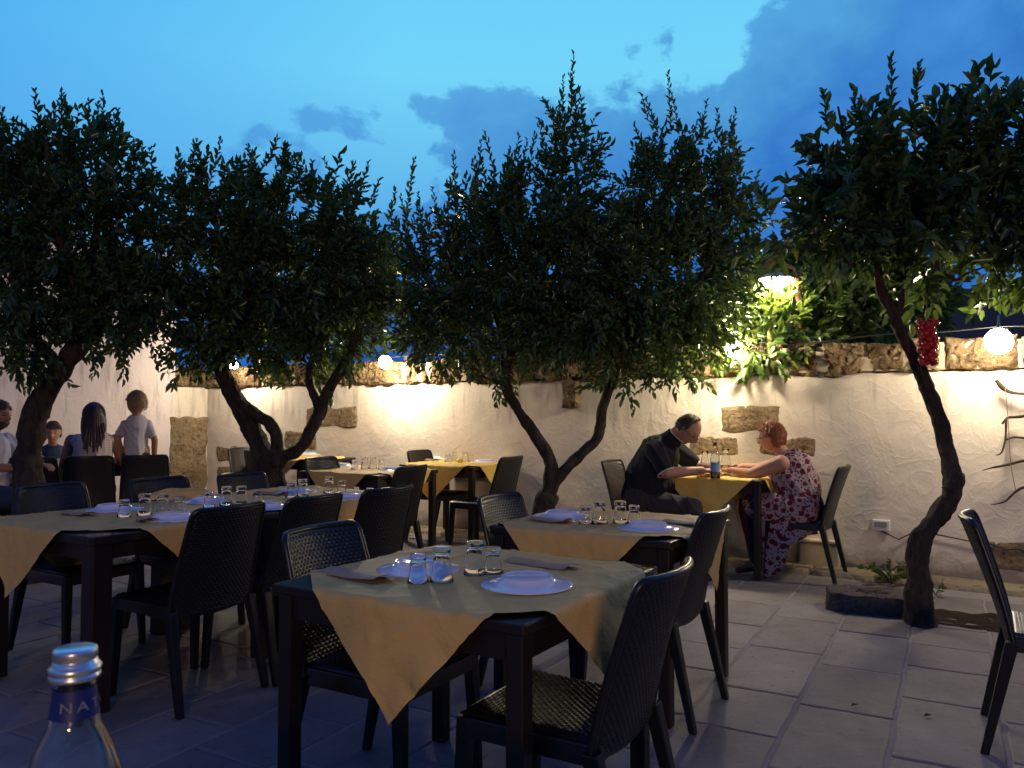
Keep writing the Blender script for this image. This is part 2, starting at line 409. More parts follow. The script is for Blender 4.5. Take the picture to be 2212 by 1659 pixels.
# strip of slabs along the foot of the wall
st = MB(); s = 3.2
while s < 13:
    L = rnd.choice((.5, .6, .72, .8))
    def pt(u, v, s=s, L=L):
        ss = s + .006 + (L - .012) * u; oo = .02 + .33 * v
        p = wall3(ss, 0, oo); e = min(u, 1 - u, v, 1 - v)
        p.z = .035 + noise.noise(p * 5) * .006 - (.045 if e < .01 else 0); return p
    us = [0, .015, .2, .4, .6, .8, .985, 1]
    st.add([pt(a, b_) for b_ in us for a in us], [(jj*8+ii, jj*8+ii+8, jj*8+ii+9, jj*8+ii+1) for jj in range(7) for ii in range(7)])
    s += L
tag(st.build('wall_foot_strip', M['strip'], smooth=True), kind='structure')

# ------------------------------------------------------------------ long courtyard wall
WL = 13.0; ZC = 1.57; ZT = 1.82
wall = empty('courtyard_wall', wall3(6, 0))
tag(wall, 'long white plastered courtyard wall with a rough brown stone coping', 'wall')
def wob(p): return noise.fractal(p * 1.6, 1.0, 2.0, 4) * .010 + noise.noise(p * 9) * .002
def loc(o, parent):       # world-space mesh parented under an empty
    o.matrix_parent_inverse = Matrix.Translation(-parent.location); return o
m = MB()
nu, nv = 540, 66
def pf(u, v):
    s = u * WL; z = -.03 + v * (ZC + .03); p = wall3(s, z)
    e = 0
    return wall3(s, z + (noise.noise(Vector((s * 3, 0, 5))) * .02 + noise.noise(Vector((s * 11, 0, 2))) * .015 if v == 1 else 0), wob(p) + .01 - e * .5)
m.grid(nu, nv, pf)
m.hull4([wall3(0, -.03, -.25), wall3(0, -.03, -.02), wall3(WL, -.03, -.02), wall3(WL, -.03, -.25)][::-1],
        [wall3(0, ZC, -.25), wall3(0, ZC, -.02), wall3(WL, ZC, -.02), wall3(WL, ZC, -.25)][::-1])
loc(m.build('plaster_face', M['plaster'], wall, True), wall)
mo = MB(); mo.hull4([wall3(0, ZC - .03, -.24), wall3(WL, ZC - .03, -.24), wall3(WL, ZC - .03, -.02), wall3(0, ZC - .03, -.02)],
                    [wall3(0, ZC + .012, -.24), wall3(WL, ZC + .012, -.24), wall3(WL, ZC + .012, -.02), wall3(0, ZC + .012, -.02)])
mo.hull4([wall3(0, ZC + .014, -.23), wall3(WL, ZC + .014, -.23), wall3(WL, ZC + .014, .032), wall3(0, ZC + .014, .032)],
                    [wall3(0, ZT - .02, -.23), wall3(WL, ZT - .02, -.23), wall3(WL, ZT - .03, .030), wall3(0, ZT - .03, .030)])
loc(mo.build('coping_mortar', M['mortar'], wall), wall)
cp = MB()
jx = [446, 553, 640, 746, 878, 930, 1006, 1079, 1167, 1266, 1366, 1490, 1620, 1700, 1777, 1873, 1964, 2038, 2205]
js = [wallpt(x, 800)[0] for x in jx]; js[0] = 0.0
while js[-1] < WL: js.append(js[-1] + .45 + rnd.random() * .3)
def block(mb, a, b_, z0, z1, dep0, dep1, amp=.022, nu=22, nv=12, seed=0, rnd_c=.045, P=wall3):
    """one rough stone: front face wrapping onto the sides, top and bottom"""
    off = Vector((seed * 3.1, seed * 1.7, 0))
    def g(u, v):
        # u,v in 0..1; outer ring goes back into the wall
        uu = (u * 1.16 - .08); vv = (v * 1.3 - .15)
        cu = min(max(uu, 0), 1); cv = min(max(vv, 0), 1)
        back = max(abs(uu - cu) / .08, abs(vv - cv) / .15)
        s = a + (b_ - a) * cu; z = z0 + (z1 - z0) * cv
        du = min(cu, 1 - cu) * (b_ - a); dv = min(cv, 1 - cv) * (z1 - z0); e = min(du, dv)
        rr = max(0, 1 - e / rnd_c); o = dep1 - rr * rr * rnd_c * .7
        s0 = P(s, z, 0) + off
        o += noise.fractal(s0 * 7, .9, 2.1, 5) * amp + noise.noise(s0 * 28) * amp * .35 - max(0, .25 - abs(noise.noise(s0 * 13 + Vector((7, 0, 0))))) * amp * 1.6
        s += noise.noise(s0 * 6 + Vector((9, 0, 0))) * .03 * (1 if e < .03 else 0)
        z += noise.noise(s0 * 6 + Vector((0, 9, 0))) * .032 * (1 if e < .03 else 0)
        o = o * (1 - back) + dep0 * back
        return P(s, z, o)
    mb.grid(nu, nv, g)
for k in range(len(js) - 1):
    a, b_ = js[k] + .008, js[k+1] - .008 - rnd.random() * .014
    zt = ZT + rnd.uniform(-.015, .02)
    block(cp, a, b_, ZC + rnd.uniform(-.022, .004), zt, -.2, .058, .038, max(12, int((b_ - a) / .011)), 30, k)
loc(cp.build('coping_stones', M['coping'], wall, True), wall)
def exposed(x0, y0, x1, y1, lab=None):
    s0, z1 = wallpt(x0, y0); s1, z0 = wallpt(x1, y1); b = MB()
    block(b, s0, s1, z0, z1, -.03, .012, .007, max(10, int((s1 - s0) / .02)), max(8, int((z1 - z0) / .02)), x0, .02, lambda s, z, o: wall3(s, z, o + wob(wall3(s, z)) + .004))
    return loc(b.build('exposed_stone', M['stone'], wall, True), wall)
for r_ in ((662, 878, 776, 926), (616, 928, 684, 972), (1553, 876, 1687, 934), (1488, 941, 1600, 986), (1642, 941, 1762, 988), (2120, 1165, 2290, 1245), (470, 962, 520, 1000), (470, 1004, 512, 1040), (2290, 840, 2400, 900)):
    exposed(*r_)
cb = MB(); s0, z1 = wallpt(1221, 824); s1, z0 = wallpt(1256, 880)
block(cb, s0, s1, z0, z1, -.03, .12, .012, 16, 16, 5, .025); loc(cb.build('stone_corbel', M['coping'], wall, True), wall)

# short return wall and the house
ret = empty('return_wall', W0 + WN * .25)
tag(ret, 'short cream return wall with a tall panel of bare rubble, joining the house', 'wall')
def ret3(s, z, out=0): return W0 + WN * s + WD * (out) + Vector((0, 0, z))
m = MB(); m.grid(24, 66, lambda u, v: ret3(.62 * (1 - u), v * ZC, .03 + wob(ret3(u, v * ZC))))
m.hull4([ret3(0, 0, -.25), ret3(0, 0, .0), ret3(.6, 0, .0), ret3(.6, 0, -.25)], [ret3(0, ZC, -.25), ret3(0, ZC, .0), ret3(.6, ZC, .0), ret3(.6, ZC, -.25)])
loc(m.build('plaster_face', M['plaster'], ret, True), ret)
m = MB(); P2 = lambda s, z, o: ret3(.62 - s, z, o)
block(m, .02, .34, ZC, ZT + .02, -.2, .05, .02, 20, 14, 3, .04, P2); block(m, .37, .60, ZC, ZT, -.2, .05, .02, 16, 14, 8, .04, P2)
loc(m.build('coping_stones', M['coping'], ret, True), ret)
m = MB(); block(m, .03, .585, .05, 1.18, -.02, .080, .020, 36, 70, 2, .02, P2); loc(m.build('exposed_stone', M['stone'], ret, True), ret)

house = empty('white_house', W0 + WN * 6)
tag(house, 'plain white rendered house behind the family at the far left of the courtyard', 'house')
h0 = W0 + WN * .52 + WD * .06; HH = 3.15
m = MB(); m.grid(120, 30, lambda u, v: h0 + WN * (16 * (1 - u)) + Vector((0, 0, -.02 + v * HH)) + WD * (noise.fractal(Vector((u * 30, v * 6, 0)), 1, 2, 3) * .01))
m.hull4([h0 - WD * .02, h0 - WD * 5, h0 - WD * 5 + WN * 16, h0 - WD * .02 + WN * 16][::-1], [p + Vector((0, 0, HH - .01)) for p in (h0 - WD * .02, h0 - WD * 5, h0 - WD * 5 + WN * 16, h0 - WD * .02 + WN * 16)][::-1])
loc(m.build('wall', M['house_plaster'], house, True), house)
m = MB(); m.hull4([h0 + WD * .03 - WN * .03, h0 - WD * 5.1 - WN * .03, h0 - WD * 5.1 + WN * 16.1, h0 + WD * .03 + WN * 16.1][::-1], [p + Vector((0, 0, .1)) for p in (h0 + WD * .03 - WN * .03, h0 - WD * 5.1 - WN * .03, h0 - WD * 5.1 + WN * 16.1, h0 + WD * .03 + WN * 16.1)][::-1])
o = m.build('roof_edge', M['house_plaster'], house); loc(o, house); o.location = (0, 0, 0); o.matrix_parent_inverse = Matrix.Translation(-house.location + Vector((0, 0, HH)))

# buildings beyond the wall on the right
bl = empty('flat_roofed_building', at_y(2150, 885, 12) * Vector((1, 1, 0)) if False else Vector((8.5, 13, 0)))
tag(bl, 'dark flat-roofed building rising beyond the wall at the right edge', 'building')
def slab_box(x0, x1, ytop, y, name, dep=6, rough=0):
    a = at_y(x0, ytop, y); b = at_y(x1, ytop + 2, y); m = MB()
    m.hull4([Vector((a.x, a.y, 0)), Vector((b.x, b.y, 0)), Vector((b.x, b.y + dep, 0)), Vector((a.x, a.y + dep, 0))],
            [a, Vector((b.x, b.y, a.z)), Vector((b.x, b.y + dep, a.z)), Vector((a.x, a.y + dep, a.z))])
    return m
loc(slab_box(2026, 2700, 640, 12, 'wall').build('wall', M['darkwall'], bl), bl)
loc(slab_box(1856, 2024, 694, 12.3, 'annex', 5).build('annex', M['darkwall'], bl), bl)
a = at_y(2020, 636, 11.95); b = at_y(2720, 636, 11.95); m = MB(); m.box(((a.x + b.x) / 2, 15, a.z + .04), (b.x - a.x, 6.2, .08))
loc(m.build('roof_edge', M['darkwall'], bl), bl)

# ------------------------------------------------------------------ lamps
def wall_lamp(px, py, label, out=.36, strength=150, r=.07, col=(1, .84, .60, 1)):
    d_ = ray(px, py); o_ = Vector((0, 0, H)); p_ = o_ + d_ * ((W0 + WN * out - o_).dot(WN) / d_.dot(WN))
    s, z = (p_ - W0).dot(WD), p_.z
    root = empty('wall_lamp', wall3(s, ZT, -.02))
    tag(root, label, 'lamp', 'lamps on the courtyard wall')
    p = wall3(s, z, out)
    d = Matrix.Rotation(-A32, 3, 'Z')
    b = MB(); b.box(wall3(s, ZT + .03, -.05), (.12, .07, .05), d); loc(b.build('bracket', M['black'], root, bevel=.004), root)
    b = MB(); b.tube(*catmull([wall3(s, ZT + .05, -.05), wall3(s, ZT + .14, .05), wall3(s, z + .11, out - .02), wall3(s, z + .065, out)], [.009] * 4, 5), 8); loc(b.build('arm', M['black'], root, True), root)
    b = MB(); b.lathe([(0, .032), (.03, .03), (.04, .015), (.034, .012), (0, .026)], p + Vector((0, 0, .045)), 20); loc(b.build('shade', M['black'], root, True), root)
    shd = root.children[-1] if False else [c for c in root.children if c.name.startswith('shade')][0]
    b = MB(); b.sphere(p - Vector((0, 0, .008)), r, 16, 10)
    sub_of(b.build('bulb', emit('lamp_bulb_glow', col, strength), root, True), shd)
    return root
wall_lamp(832, 781, 'glowing lamp on the coping above the bare stones, between the two left trees', strength=540)
wall_lamp(1585, 752, 'glowing lamp on the coping beside the lit lemon leaves, above the seated man', strength=450)
wall_lamp(2157, 735, 'brightest glowing lamp on the coping, at the right above the driftwood hanging', strength=185, r=.09)
wall_lamp(505, 786, 'added wall lamp on the coping hidden behind the top of the twisted trunk', strength=420, r=.055)  # added lamp, brightens the house and the return wall
# garden lamp post behind the wall
def post_lamp(px, py, Y, label, strength, seen=True):
    p = at_y(px, py, Y); root = empty('garden_lamp_post', (p.x + .2, p.y + .05, 0))
    tag(root, label, 'lamp post')
    b = MB(); b.tube([(p.x + .2, p.y + .05, 0), (p.x + .2, p.y + .05, p.z + .05)], .036, 12); b.lathe([(.09, 0), (.09, .04), (.05, .08), (.0, .08)], (p.x + .2, p.y + .05, 0), 16)
    loc(b.build('post', M['brownmetal'], root, True), root)
    b = MB(); b.tube(*catmull([(p.x + .2, p.y + .05, p.z + .03), (p.x + .17, p.y + .04, p.z + .13), (p.x + .08, p.y, p.z + .14), (p.x, p.y, p.z + .1)], [.02, .016, .016, .016], 5), 8)
    loc(b.build('arm', M['brownmetal'], root, True), root)
    b = MB(); b.lathe([(0, .09), (.05, .085), (.13, .045), (.15, .03), (.145, .027), (.05, .06), (0, .065)], p, 24)
    loc(b.build('shade', M['white'], root, True), root)
    b = MB(); b.lathe([(0, .028), (.10, .026), (.115, .012), (.10, -.02), (.05, -.045), (0, -.052)], p, 24)
    sub_of(b.build('glass_globe', emit('post_lamp_glow', (1, .84, .55, 1), strength), root, True), [c for c in root.children if c.name.startswith('shade')][0])
post_lamp(1676, 610, 7.0, 'lit garden lamp post behind the wall among the bright lemon leaves', 330)
post_lamp(655, 690, 10.6, 'garden lamp post mostly hidden by leaves behind the left stretch of wall', 330)
# warm light of the restaurant front behind the camera
la = bpy.data.lights.new('restaurant_light', 'AREA'); la.energy = 270; la.color = (1, .60, .28); la.shape = 'RECTANGLE'; la.size = 1.6; la.size_y = .5
lo = bpy.data.objects.new('restaurant_light', la); COL.objects.link(lo); lo.location = (1.2, -9.0, 3.0)
lo.rotation_euler = (Vector((-.5, 4.0, 0)) - Vector(lo.location)).to_track_quat('-Z', 'Y').to_euler()

# black cable along the coping, and the loose cable of the wall socket
b = MB(); P = []
for k in range(90):
    s = 1.5 + k * .125; P.append(wall3(s, ZT + .035 + .02 * math.sin(s * 2.3) + .01 * math.sin(s * 7.1), .045 + .012 * math.sin(s * 3)))
b.tube(P, .006, 6); tag(b.build('power_cable', M['black'], smooth=True), 'thin black power cable running along the top edge of the stone coping', 'cable')
s0, z0 = wallpt(1905, 1133)
sk = empty('wall_socket', wall3(s0, z0, .02)); tag(sk, 'small white weatherproof socket box low on the wall left of the leaning trunk', 'socket')
d = Matrix.Rotation(-A32, 3, 'Z')
b = MB(); b.box(wall3(s0, z0, .045), (.125, .05, .085), d); loc(b.build('housing', M['white'], sk, bevel=.006), sk)
b = MB(); b.box(wall3(s0, z0 + .008, .072), (.088, .006, .042), d); sub_of(b.build('cover', M['grey'], sk, bevel=.002), [c for c in sk.children if c.name.startswith('housing')][0])
b = MB(); P = [wall3(s0, z0 - .04, .06)]
sE, zE = wallpt(1965, 1195); P.append(wall3(s0 + .12, z0 - .10, .04))
for k in range(60):
    f = k / 59; s = s0 + .25 + f * 2.6
    P.append(wall3(s, .36 - .23 * min(1, f * 1.6) + .012 * math.sin(s * 34) * (1 if f > .15 else 0), .03))
b.tube(P, .005, 6); tag(b.build('loose_cable', M['black'], smooth=True), 'wavy dark cable trailing from the wall socket along the foot of the wall', 'cable')
# ------------------------------------------------------------------ trees
def px_tube(mb, pts, rad, Y, sub=9, n=18, rough=.30):
    P = []
    for q in pts:
        y = Y + (q[2] if len(q) > 2 else 0); P.append(at_y(q[0], q[1], y))
    c, r = catmull(P, rad, sub); mb.tube(c, r, n, True, rough)
def leaves(rng, org, dirs, lens, wid, curl):
    """vectorised: each leaf = two quads folded along the rib"""
    n = len(org); d = dirs / np.linalg.norm(dirs, axis=1)[:, None]
    ref = rng.normal(size=(n, 3)); ref[:, 2] += 1.2
    s = np.cross(d, ref); s /= np.linalg.norm(s, axis=1)[:, None]; u = np.cross(s, d)
    L = lens[:, None]; W = wid[:, None]; c = curl[:, None]
    tip = org + d * L - u * L * c
    mid = u * W * .35
    l1 = org + d * L * .30 + s * W * .46 + mid; l2 = org + d * L * .66 + s * W * .40 + mid - u * L * c * .35
    r1 = org + d * L * .30 - s * W * .46 + mid; r2 = org + d * L * .66 - s * W * .40 + mid - u * L * c * .35
    V = np.stack([org, tip, l1, l2, r1, r2], axis=1).reshape(-1, 3)
    b = (np.arange(n) * 6)[:, None]
    Fc = np.concatenate([b + np.array([[0, 2, 3, 1]]), b + np.array([[0, 1, 5, 4]])], axis=1).reshape(-1, 4)
    return V, Fc
def crown(name, parent, ells, ntw, leaf=.07, seed=1, shoots=(), mat=None, per=13, droop=.0, core=.35, twl=.26, up=.75):
    """ells: (px, py, rx_px, ry_px, Y, ry_m). shoots: (px, py_base, py_tip, Y)"""
    rng = np.random.default_rng(seed); C = []; S = []
    for (px, py, rx, ry, Y, rm) in ells:
        c = at_y(px, py, Y); k = Y / F; C.append(c[:]); S.append((rx * k, rm, ry * k))
    C = np.array(C); S = np.array(S)
    wgt = (S[:, 0] * S[:, 2] + S[:, 0] * S[:, 1] + S[:, 1] * S[:, 2]); wgt /= wgt.sum()
    e = rng.choice(len(C), ntw, p=wgt)
    g = rng.normal(size=(ntw, 3)); g /= np.linalg.norm(g, axis=1)[:, None]
    rr = core + (1 - core) * np.sqrt(rng.random(ntw)); rr *= (1 + .10 * rng.normal(size=ntw))
    # clumps: pull the direction towards a few random bearings so there are gaps between them
    cl = rng.normal(size=(60, 3)); cl /= np.linalg.norm(cl, axis=1)[:, None]
    idx = np.argmax(g @ cl.T, axis=1); g = g + .8 * cl[idx]; g /= np.linalg.norm(g, axis=1)[:, None]
    rr *= (.70 + .46 * rng.random((len(C), 60))[e, idx])
    P = C[e] + g * S[e] * rr[:, None]
    D = g * .75 + np.array([0, 0, up]) + rng.normal(size=(ntw, 3)) * .38
    D[:, 2] -= droop * (P[:, 2] < C[e][:, 2]) * 1.4
    D /= np.linalg.norm(D, axis=1)[:, None]
    TL = twl * (.55 + .75 * rng.random(ntw))
    sp = []
    for (px, y0, y1, Y) in shoots:
        a = np.array(at_y(px, y0, Y)[:]); b = np.array(at_y(px + random.uniform(-26, 26), y1 + (random.uniform(5, 55) if random.random() < .6 else 0), Y + random.uniform(-.15, .15))[:]); sp.append((a, b))
    o_ = []; d_ = []; l_ = []
    fr = (np.arange(per) + .5) / per
    for k in range(per):
        ang = 2.4 * k + rng.random(ntw) * .8
        a1 = np.cross(D, np.array([.31, .93, .2])); a1 /= np.linalg.norm(a1, axis=1)[:, None]; a2 = np.cross(D, a1)
        side_ = a1 * np.cos(ang)[:, None] + a2 * np.sin(ang)[:, None]
        o_.append(P + D * (TL * fr[k])[:, None]); d_.append(D * (.55 + .45 * fr[k]) + side_ * (.95 - .45 * fr[k]) + rng.normal(size=(ntw, 3)) * .15)
        l_.append(leaf * (.65 + .55 * rng.random(ntw)) * (1.0 - .25 * abs(fr[k] - .45)))
    for (a, b) in sp:
        ax = b - a; L = np.linalg.norm(ax); n = int(L / .020); ax /= L
        bend = np.array([rng.normal() * .10, 0, 0]) * L
        for k in range(n):
            f = k / n; ang = 2.4 * k; a1 = np.cross(ax, [.3, .9, .1]); a1 /= np.linalg.norm(a1); a2 = np.cross(ax, a1)
            sd = a1 * math.cos(ang) + a2 * math.sin(ang)
            o_.append((a + ax * L * f )[None, :]); d_.append((ax * 1.1 + sd * (.8 - .3 * f))[None, :]); l_.append(np.array([leaf * (1.0 - .45 * f) * (.8 + .4 * rng.random())]))
    O = np.concatenate(o_); Dv = np.concatenate(d_); L = np.concatenate(l_) * (.72 + .5 * rng.random(sum(len(x) for x in l_)))
    V, Fc = leaves(rng, O, Dv, L, L * (.40 + .1 * rng.random(len(L))), .08 + .22 * rng.random(len(L)))
    # twigs: triangular prisms, shoots too
    a = np.concatenate([P - D * .05] + [s[0][None] for s in sp]); b = np.concatenate([P + D * TL[:, None]] + [s[1][None] for s in sp])
    ax = b - a; p1 = np.cross(ax, [.3, .9, .2]); p1 /= np.linalg.norm(p1, axis=1)[:, None]; ax /= np.linalg.norm(ax, axis=1)[:, None]; p2 = np.cross(ax, p1)
    tv = []
    for base, r in ((a, .0035), (b, .0012)):
        for w_ in (0, 2.094, 4.188): tv.append(base + (p1 * math.cos(w_) + p2 * math.sin(w_)) * r)
    TV = np.stack(tv, axis=1).reshape(-1, 3); bb = (np.arange(len(a)) * 6)[:, None] + len(V)
    TF = np.concatenate([bb + np.array([[0, 1, 4, 3]]), bb + np.array([[1, 2, 5, 4]]), bb + np.array([[2, 0, 3, 5]])], axis=1).reshape(-1, 4)
    V = np.concatenate([V, TV]); nl = len(Fc); Fc = np.concatenate([Fc, TF])
    me = bpy.data.meshes.new(name); me.vertices.add(len(V)); me.vertices.foreach_set('co', V.astype(np.float32).ravel())
    me.loops.add(len(Fc) * 4); me.loops.foreach_set('vertex_index', Fc.astype(np.int32).ravel())
    me.polygons.add(len(Fc)); me.polygons.foreach_set('loop_start', np.arange(0, len(Fc) * 4, 4, dtype=np.int32)); me.polygons.foreach_set('loop_total', np.full(len(Fc), 4, dtype=np.int32))
    me.materials.append(mat or M['leaf']); me.materials.append(M['twig'])
    mi = np.zeros(len(Fc), dtype=np.int32); mi[nl:] = 1; me.polygons.foreach_set('material_index', mi)
    me.update(calc_edges=True); me.validate()
    o = bpy.data.objects.new(name, me); COL.objects.link(o); o.parent = parent; loc(o, parent); return o

def tree(name, base, label, cat='tree', group='citrus trees in the courtyard'):
    r = empty(name, (base.x, base.y, 0)); tag(r, label, cat, group); return r
# tree A, far left
YA = 6.0; bA = at_y(66, 1240, YA)
tA = tree('citrus_tree', bA, 'dark leafy citrus tree with one leaning trunk, leftmost in the courtyard')
m = MB()
px_tube(m, [(66, 1262), (64, 1120), (62, 1030), (60, 970), (82, 885), (130, 800), (195, 712), (240, 650, .1), (290, 560, .2), (310, 460, .3)], [.12, .105, .098, .092, .088, .078, .068, .055, .04, .02], YA)
px_tube(m, [(195, 712), (170, 620, -.1), (130, 520, -.2), (110, 400, -.2), (100, 300, -.2)], [.06, .05, .04, .03, .015], YA, n=8)
px_tube(m, [(240, 650), (200, 560, .2), (220, 440, .3), (200, 320, .4)], [.045, .035, .025, .012], YA, n=8)
px_tube(m, [(130, 800), (70, 720, -.1), (20, 640, -.2), (-40, 540, -.2)], [.05, .04, .03, .015], YA, n=8)
loc(m.build('trunk', M['bark'], tA, True), tA)
crown('crown', tA, [(65, 400, 105, 95, 6.0, .4), (200, 385, 95, 105, 6.1, .4), (-50, 430, 100, 120, 5.9, .5), (130, 500, 190, 140, 6.0, .6), (278, 535, 72, 150, 6.1, .35), (40, 630, 170, 130, 5.9, .6), (240, 640, 130, 90, 6.1, .5),
              (320, 700, 62, 52, 6.2, .25), (30, 748, 95, 62, 5.8, .3), (250, 700, 70, 40, 6.1, .3), (-60, 600, 120, 170, 5.8, .5)],
      1230, .078, 11, [(35, 290, 215, 6), (5, 300, 225, 6), (160, 290, 195, 6), (225, 290, 195, 6), (268, 330, 235, 6.1), (305, 400, 285, 6.1), (108, 280, 200, 6), (85, 270, 190, 6), (130, 280, 190, 6.1), (190, 300, 205, 6.1), (245, 300, 215, 6.1), (290, 380, 265, 6.1), (320, 420, 275, 6.2), (10, 320, 235, 6), (215, 300, 220, 6.2), (60, 300, 235, 6.2), (325, 470, 330, 6.1)], droop=.7)
# tree B
YB = 6.9
tB = tree('citrus_tree', at_y(592, 1205, YB), 'citrus tree with thick twisted trunk forking low, second from left behind the long table')
m = MB()
px_tube(m, [(594, 1205), (592, 1130), (592, 1060), (588, 1010)], [0.1232, 0.1105, 0.09775, 0.08925], YB)
px_tube(m, [(588, 1012), (560, 962), (530, 900), (500, 850), (480, 800), (478, 740), (495, 640), (470, 520)], [0.0935, 0.085, 0.0782, 0.07225, 0.068, 0.051, 0.034, 0.017], YB)
px_tube(m, [(596, 1005), (598, 950), (582, 915), (548, 892), (520, 868), (500, 838)], [0.06375, 0.051, 0.04675, 0.04675, 0.04675, 0.0425], YB - .04)
px_tube(m, [(590, 1022), (612, 990), (650, 965), (685, 905), (706, 850), (738, 795), (765, 745), (790, 640), (780, 540)], [0.0595, 0.0527, 0.0527, 0.0527, 0.0493, 0.0476, 0.0425, 0.02975, 0.017], YB)
px_tube(m, [(690, 880), (674, 845), (668, 800), (690, 740), (680, 600), (660, 480)], [.045, .038, .035, .03, .025, .012], YB, n=8)
px_tube(m, [(478, 780), (540, 680, .2), (580, 560, .3), (570, 420, .3)], [.05, .04, .03, .012], YB, n=8)
loc(m.build('trunk', M['bark'], tB, True), tB)
crown('crown', tB, [(430, 480, 72, 85, 6.9, .35), (560, 465, 72, 85, 7.0, .35), (695, 485, 80, 80, 6.9, .35), (500, 580, 150, 130, 6.8, .6), (660, 600, 170, 120, 6.9, .6), (785, 595, 75, 85, 7.0, .35),
              (560, 710, 110, 70, 6.9, .5), (450, 700, 80, 80, 6.8, .4), (700, 700, 110, 70, 7.0, .4), (775, 680, 60, 50, 7.0, .3), (655, 785, 42, 30, 6.8, .15), (540, 775, 50, 28, 6.7, .15), (420, 760, 28, 22, 6.7, .12)],
      1150, .088, 22, [(440, 360, 288, 6.9), (460, 370, 300, 6.9), (520, 370, 300, 6.9), (575, 360, 295, 7), (620, 370, 310, 7), (675, 420, 335, 7), (750, 420, 330, 7), (800, 450, 360, 7), (405, 380, 300, 6.9), (545, 350, 290, 7), (600, 360, 300, 7), (640, 400, 310, 7), (725, 400, 318, 7), (775, 420, 345, 7), (380, 430, 325, 6.9), (875, 480, 340, 7.1), (840, 480, 380, 7.1)], mat=M['leaf'], droop=.7)
# tree C
YC = 6.2
tC = tree('citrus_tree', at_y(1166, 1240, YC), 'tall dense citrus tree with V shaped double trunk in the middle, between the round of tables and wall')
tC['label'] = 'tallest dense dark citrus tree with a V-shaped double trunk, in the middle of the courtyard'
m = MB()
px_tube(m, [(1164, 1242), (1166, 1170), (1172, 1110), (1184, 1065)], [0.09775, 0.08925, 0.08075, 0.07225], YC)
px_tube(m, [(1180, 1085), (1190, 1030), (1184, 985), (1150, 930), (1112, 875), (1092, 835), (1092, 780), (1080, 700), (1040, 600), (1020, 480)], [0.05525, 0.051, 0.0476, 0.0442, 0.0408, 0.03825, 0.0357, 0.02975, 0.02125, 0.0102], YC)
px_tube(m, [(1176, 1100), (1200, 1040), (1250, 985), (1290, 945), (1302, 880), (1325, 815), (1345, 740), (1390, 640), (1430, 500), (1450, 360)], [0.051, 0.0442, 0.0425, 0.0408, 0.0374, 0.0357, 0.0323, 0.02975, 0.02125, 0.0102], YC)
px_tube(m, [(1092, 790), (1150, 700, .2), (1210, 560, .3), (1235, 380, .3)], [.04, .035, .025, .012], YC, n=8)
px_tube(m, [(1345, 760), (1280, 660, .2), (1260, 500, .3), (1240, 330, .3)], [.035, .03, .02, .012], YC, n=8)
px_tube(m, [(1350, 740), (1460, 660, -.1), (1540, 560, -.2), (1570, 440, -.2)], [.035, .03, .02, .01], YC, n=8)
px_tube(m, [(1092, 830), (1060, 820, -.1), (1040, 812, -.15)], [.02, .012, .006], YC, n=6)
loc(m.build('trunk', M['bark'], tC, True), tC)
crown('crown', tC, [(1060, 510, 88, 100, 6.2, .42), (950, 600, 75, 95, 6.2, .35), (1228, 410, 52, 140, 6.2, .3), (1425, 440, 78, 115, 6.2, .4), (1515, 445, 68, 105, 6.2, .4), (1160, 560, 170, 150, 6.1, .6), (1420, 590, 180, 150, 6.2, .6), (1300, 640, 200, 130, 6.1, .6),
              (1030, 700, 130, 80, 6.2, .5), (1230, 715, 160, 52, 6.2, .5), (1450, 725, 130, 65, 6.2, .45), (1545, 620, 45, 100, 6.3, .3), (1570, 500, 42, 90, 6.3, .25), (1475, 770, 45, 32, 6.1, .2), (1045, 800, 34, 22, 6.0, .12), (915, 690, 45, 58, 6.3, .25), (1355, 790, 60, 30, 6.1, .2)],
      2450, .070, 33, [(1232, 260, 105, 6.2), (1248, 260, 150, 6.2), (1180, 350, 230, 6.2), (1120, 400, 300, 6.2), (1050, 400, 310, 6.2), (1510, 300, 215, 6.2), (1550, 310, 225, 6.2), (1590, 370, 250, 6.2), (1420, 280, 210, 6.2), (1468, 290, 190, 6.2), (960, 470, 360, 6.2), (915, 520, 400, 6.2), (1215, 280, 160, 6.2), (1265, 300, 185, 6.2), (1195, 330, 205, 6.2), (1290, 380, 265, 6.2), (1070, 380, 262, 6.2), (1030, 400, 300, 6.2), (1100, 390, 290, 6.2), (1450, 290, 140, 6.2), (1400, 260, 200, 6.2), (1490, 290, 225, 6.2), (1530, 300, 240, 6.2), (1575, 330, 235, 6.2), (1600, 400, 270, 6.3),
              (1140, 400, 285, 6.2), (985, 450, 330, 6.2), (950, 490, 390, 6.2), (1625, 520, 370, 6.3), (1610, 560, 430, 6.3), (890, 540, 420, 6.3)], droop=.6)
# tree D
YD = 4.8
tD = tree('citrus_tree', at_y(1990, 1345, YD), 'lemon tree with a bare crooked leaning trunk at the right, red tomatoes hanging from it')
m = MB()
px_tube(m, [(1992, 1352), (1986, 1290), (1983, 1230), (1985, 1172), (2015, 1130), (2050, 1080), (2056, 1030), (2046, 975), (2028, 905), (2003, 835), (1985, 795), (1955, 735), (1928, 675), (1905, 625), (1893, 570), (1900, 480, .1), (1930, 380, .15)],
        [.092, .072, .063, .060, .060, .056, .054, .048, .046, .042, .038, .035, .032, .028, .024, .019, .012], YD)
px_tube(m, [(2052, 1062), (2068, 1035), (2072, 1020)], [.05, .045, .022], YD - .03, n=10)
px_tube(m, [(1932, 690), (1945, 645), (1950, 590, .1), (1990, 540, .2), (2080, 480, .2), (2140, 380, .2)], [.034, .028, .022, .018, .014, .008], YD, n=8)
px_tube(m, [(1950, 575), (1990, 566), (2030, 580), (2062, 605), (2090, 590), (2140, 572)], [.018, .018, .016, .012, .007, .004], YD, n=8)
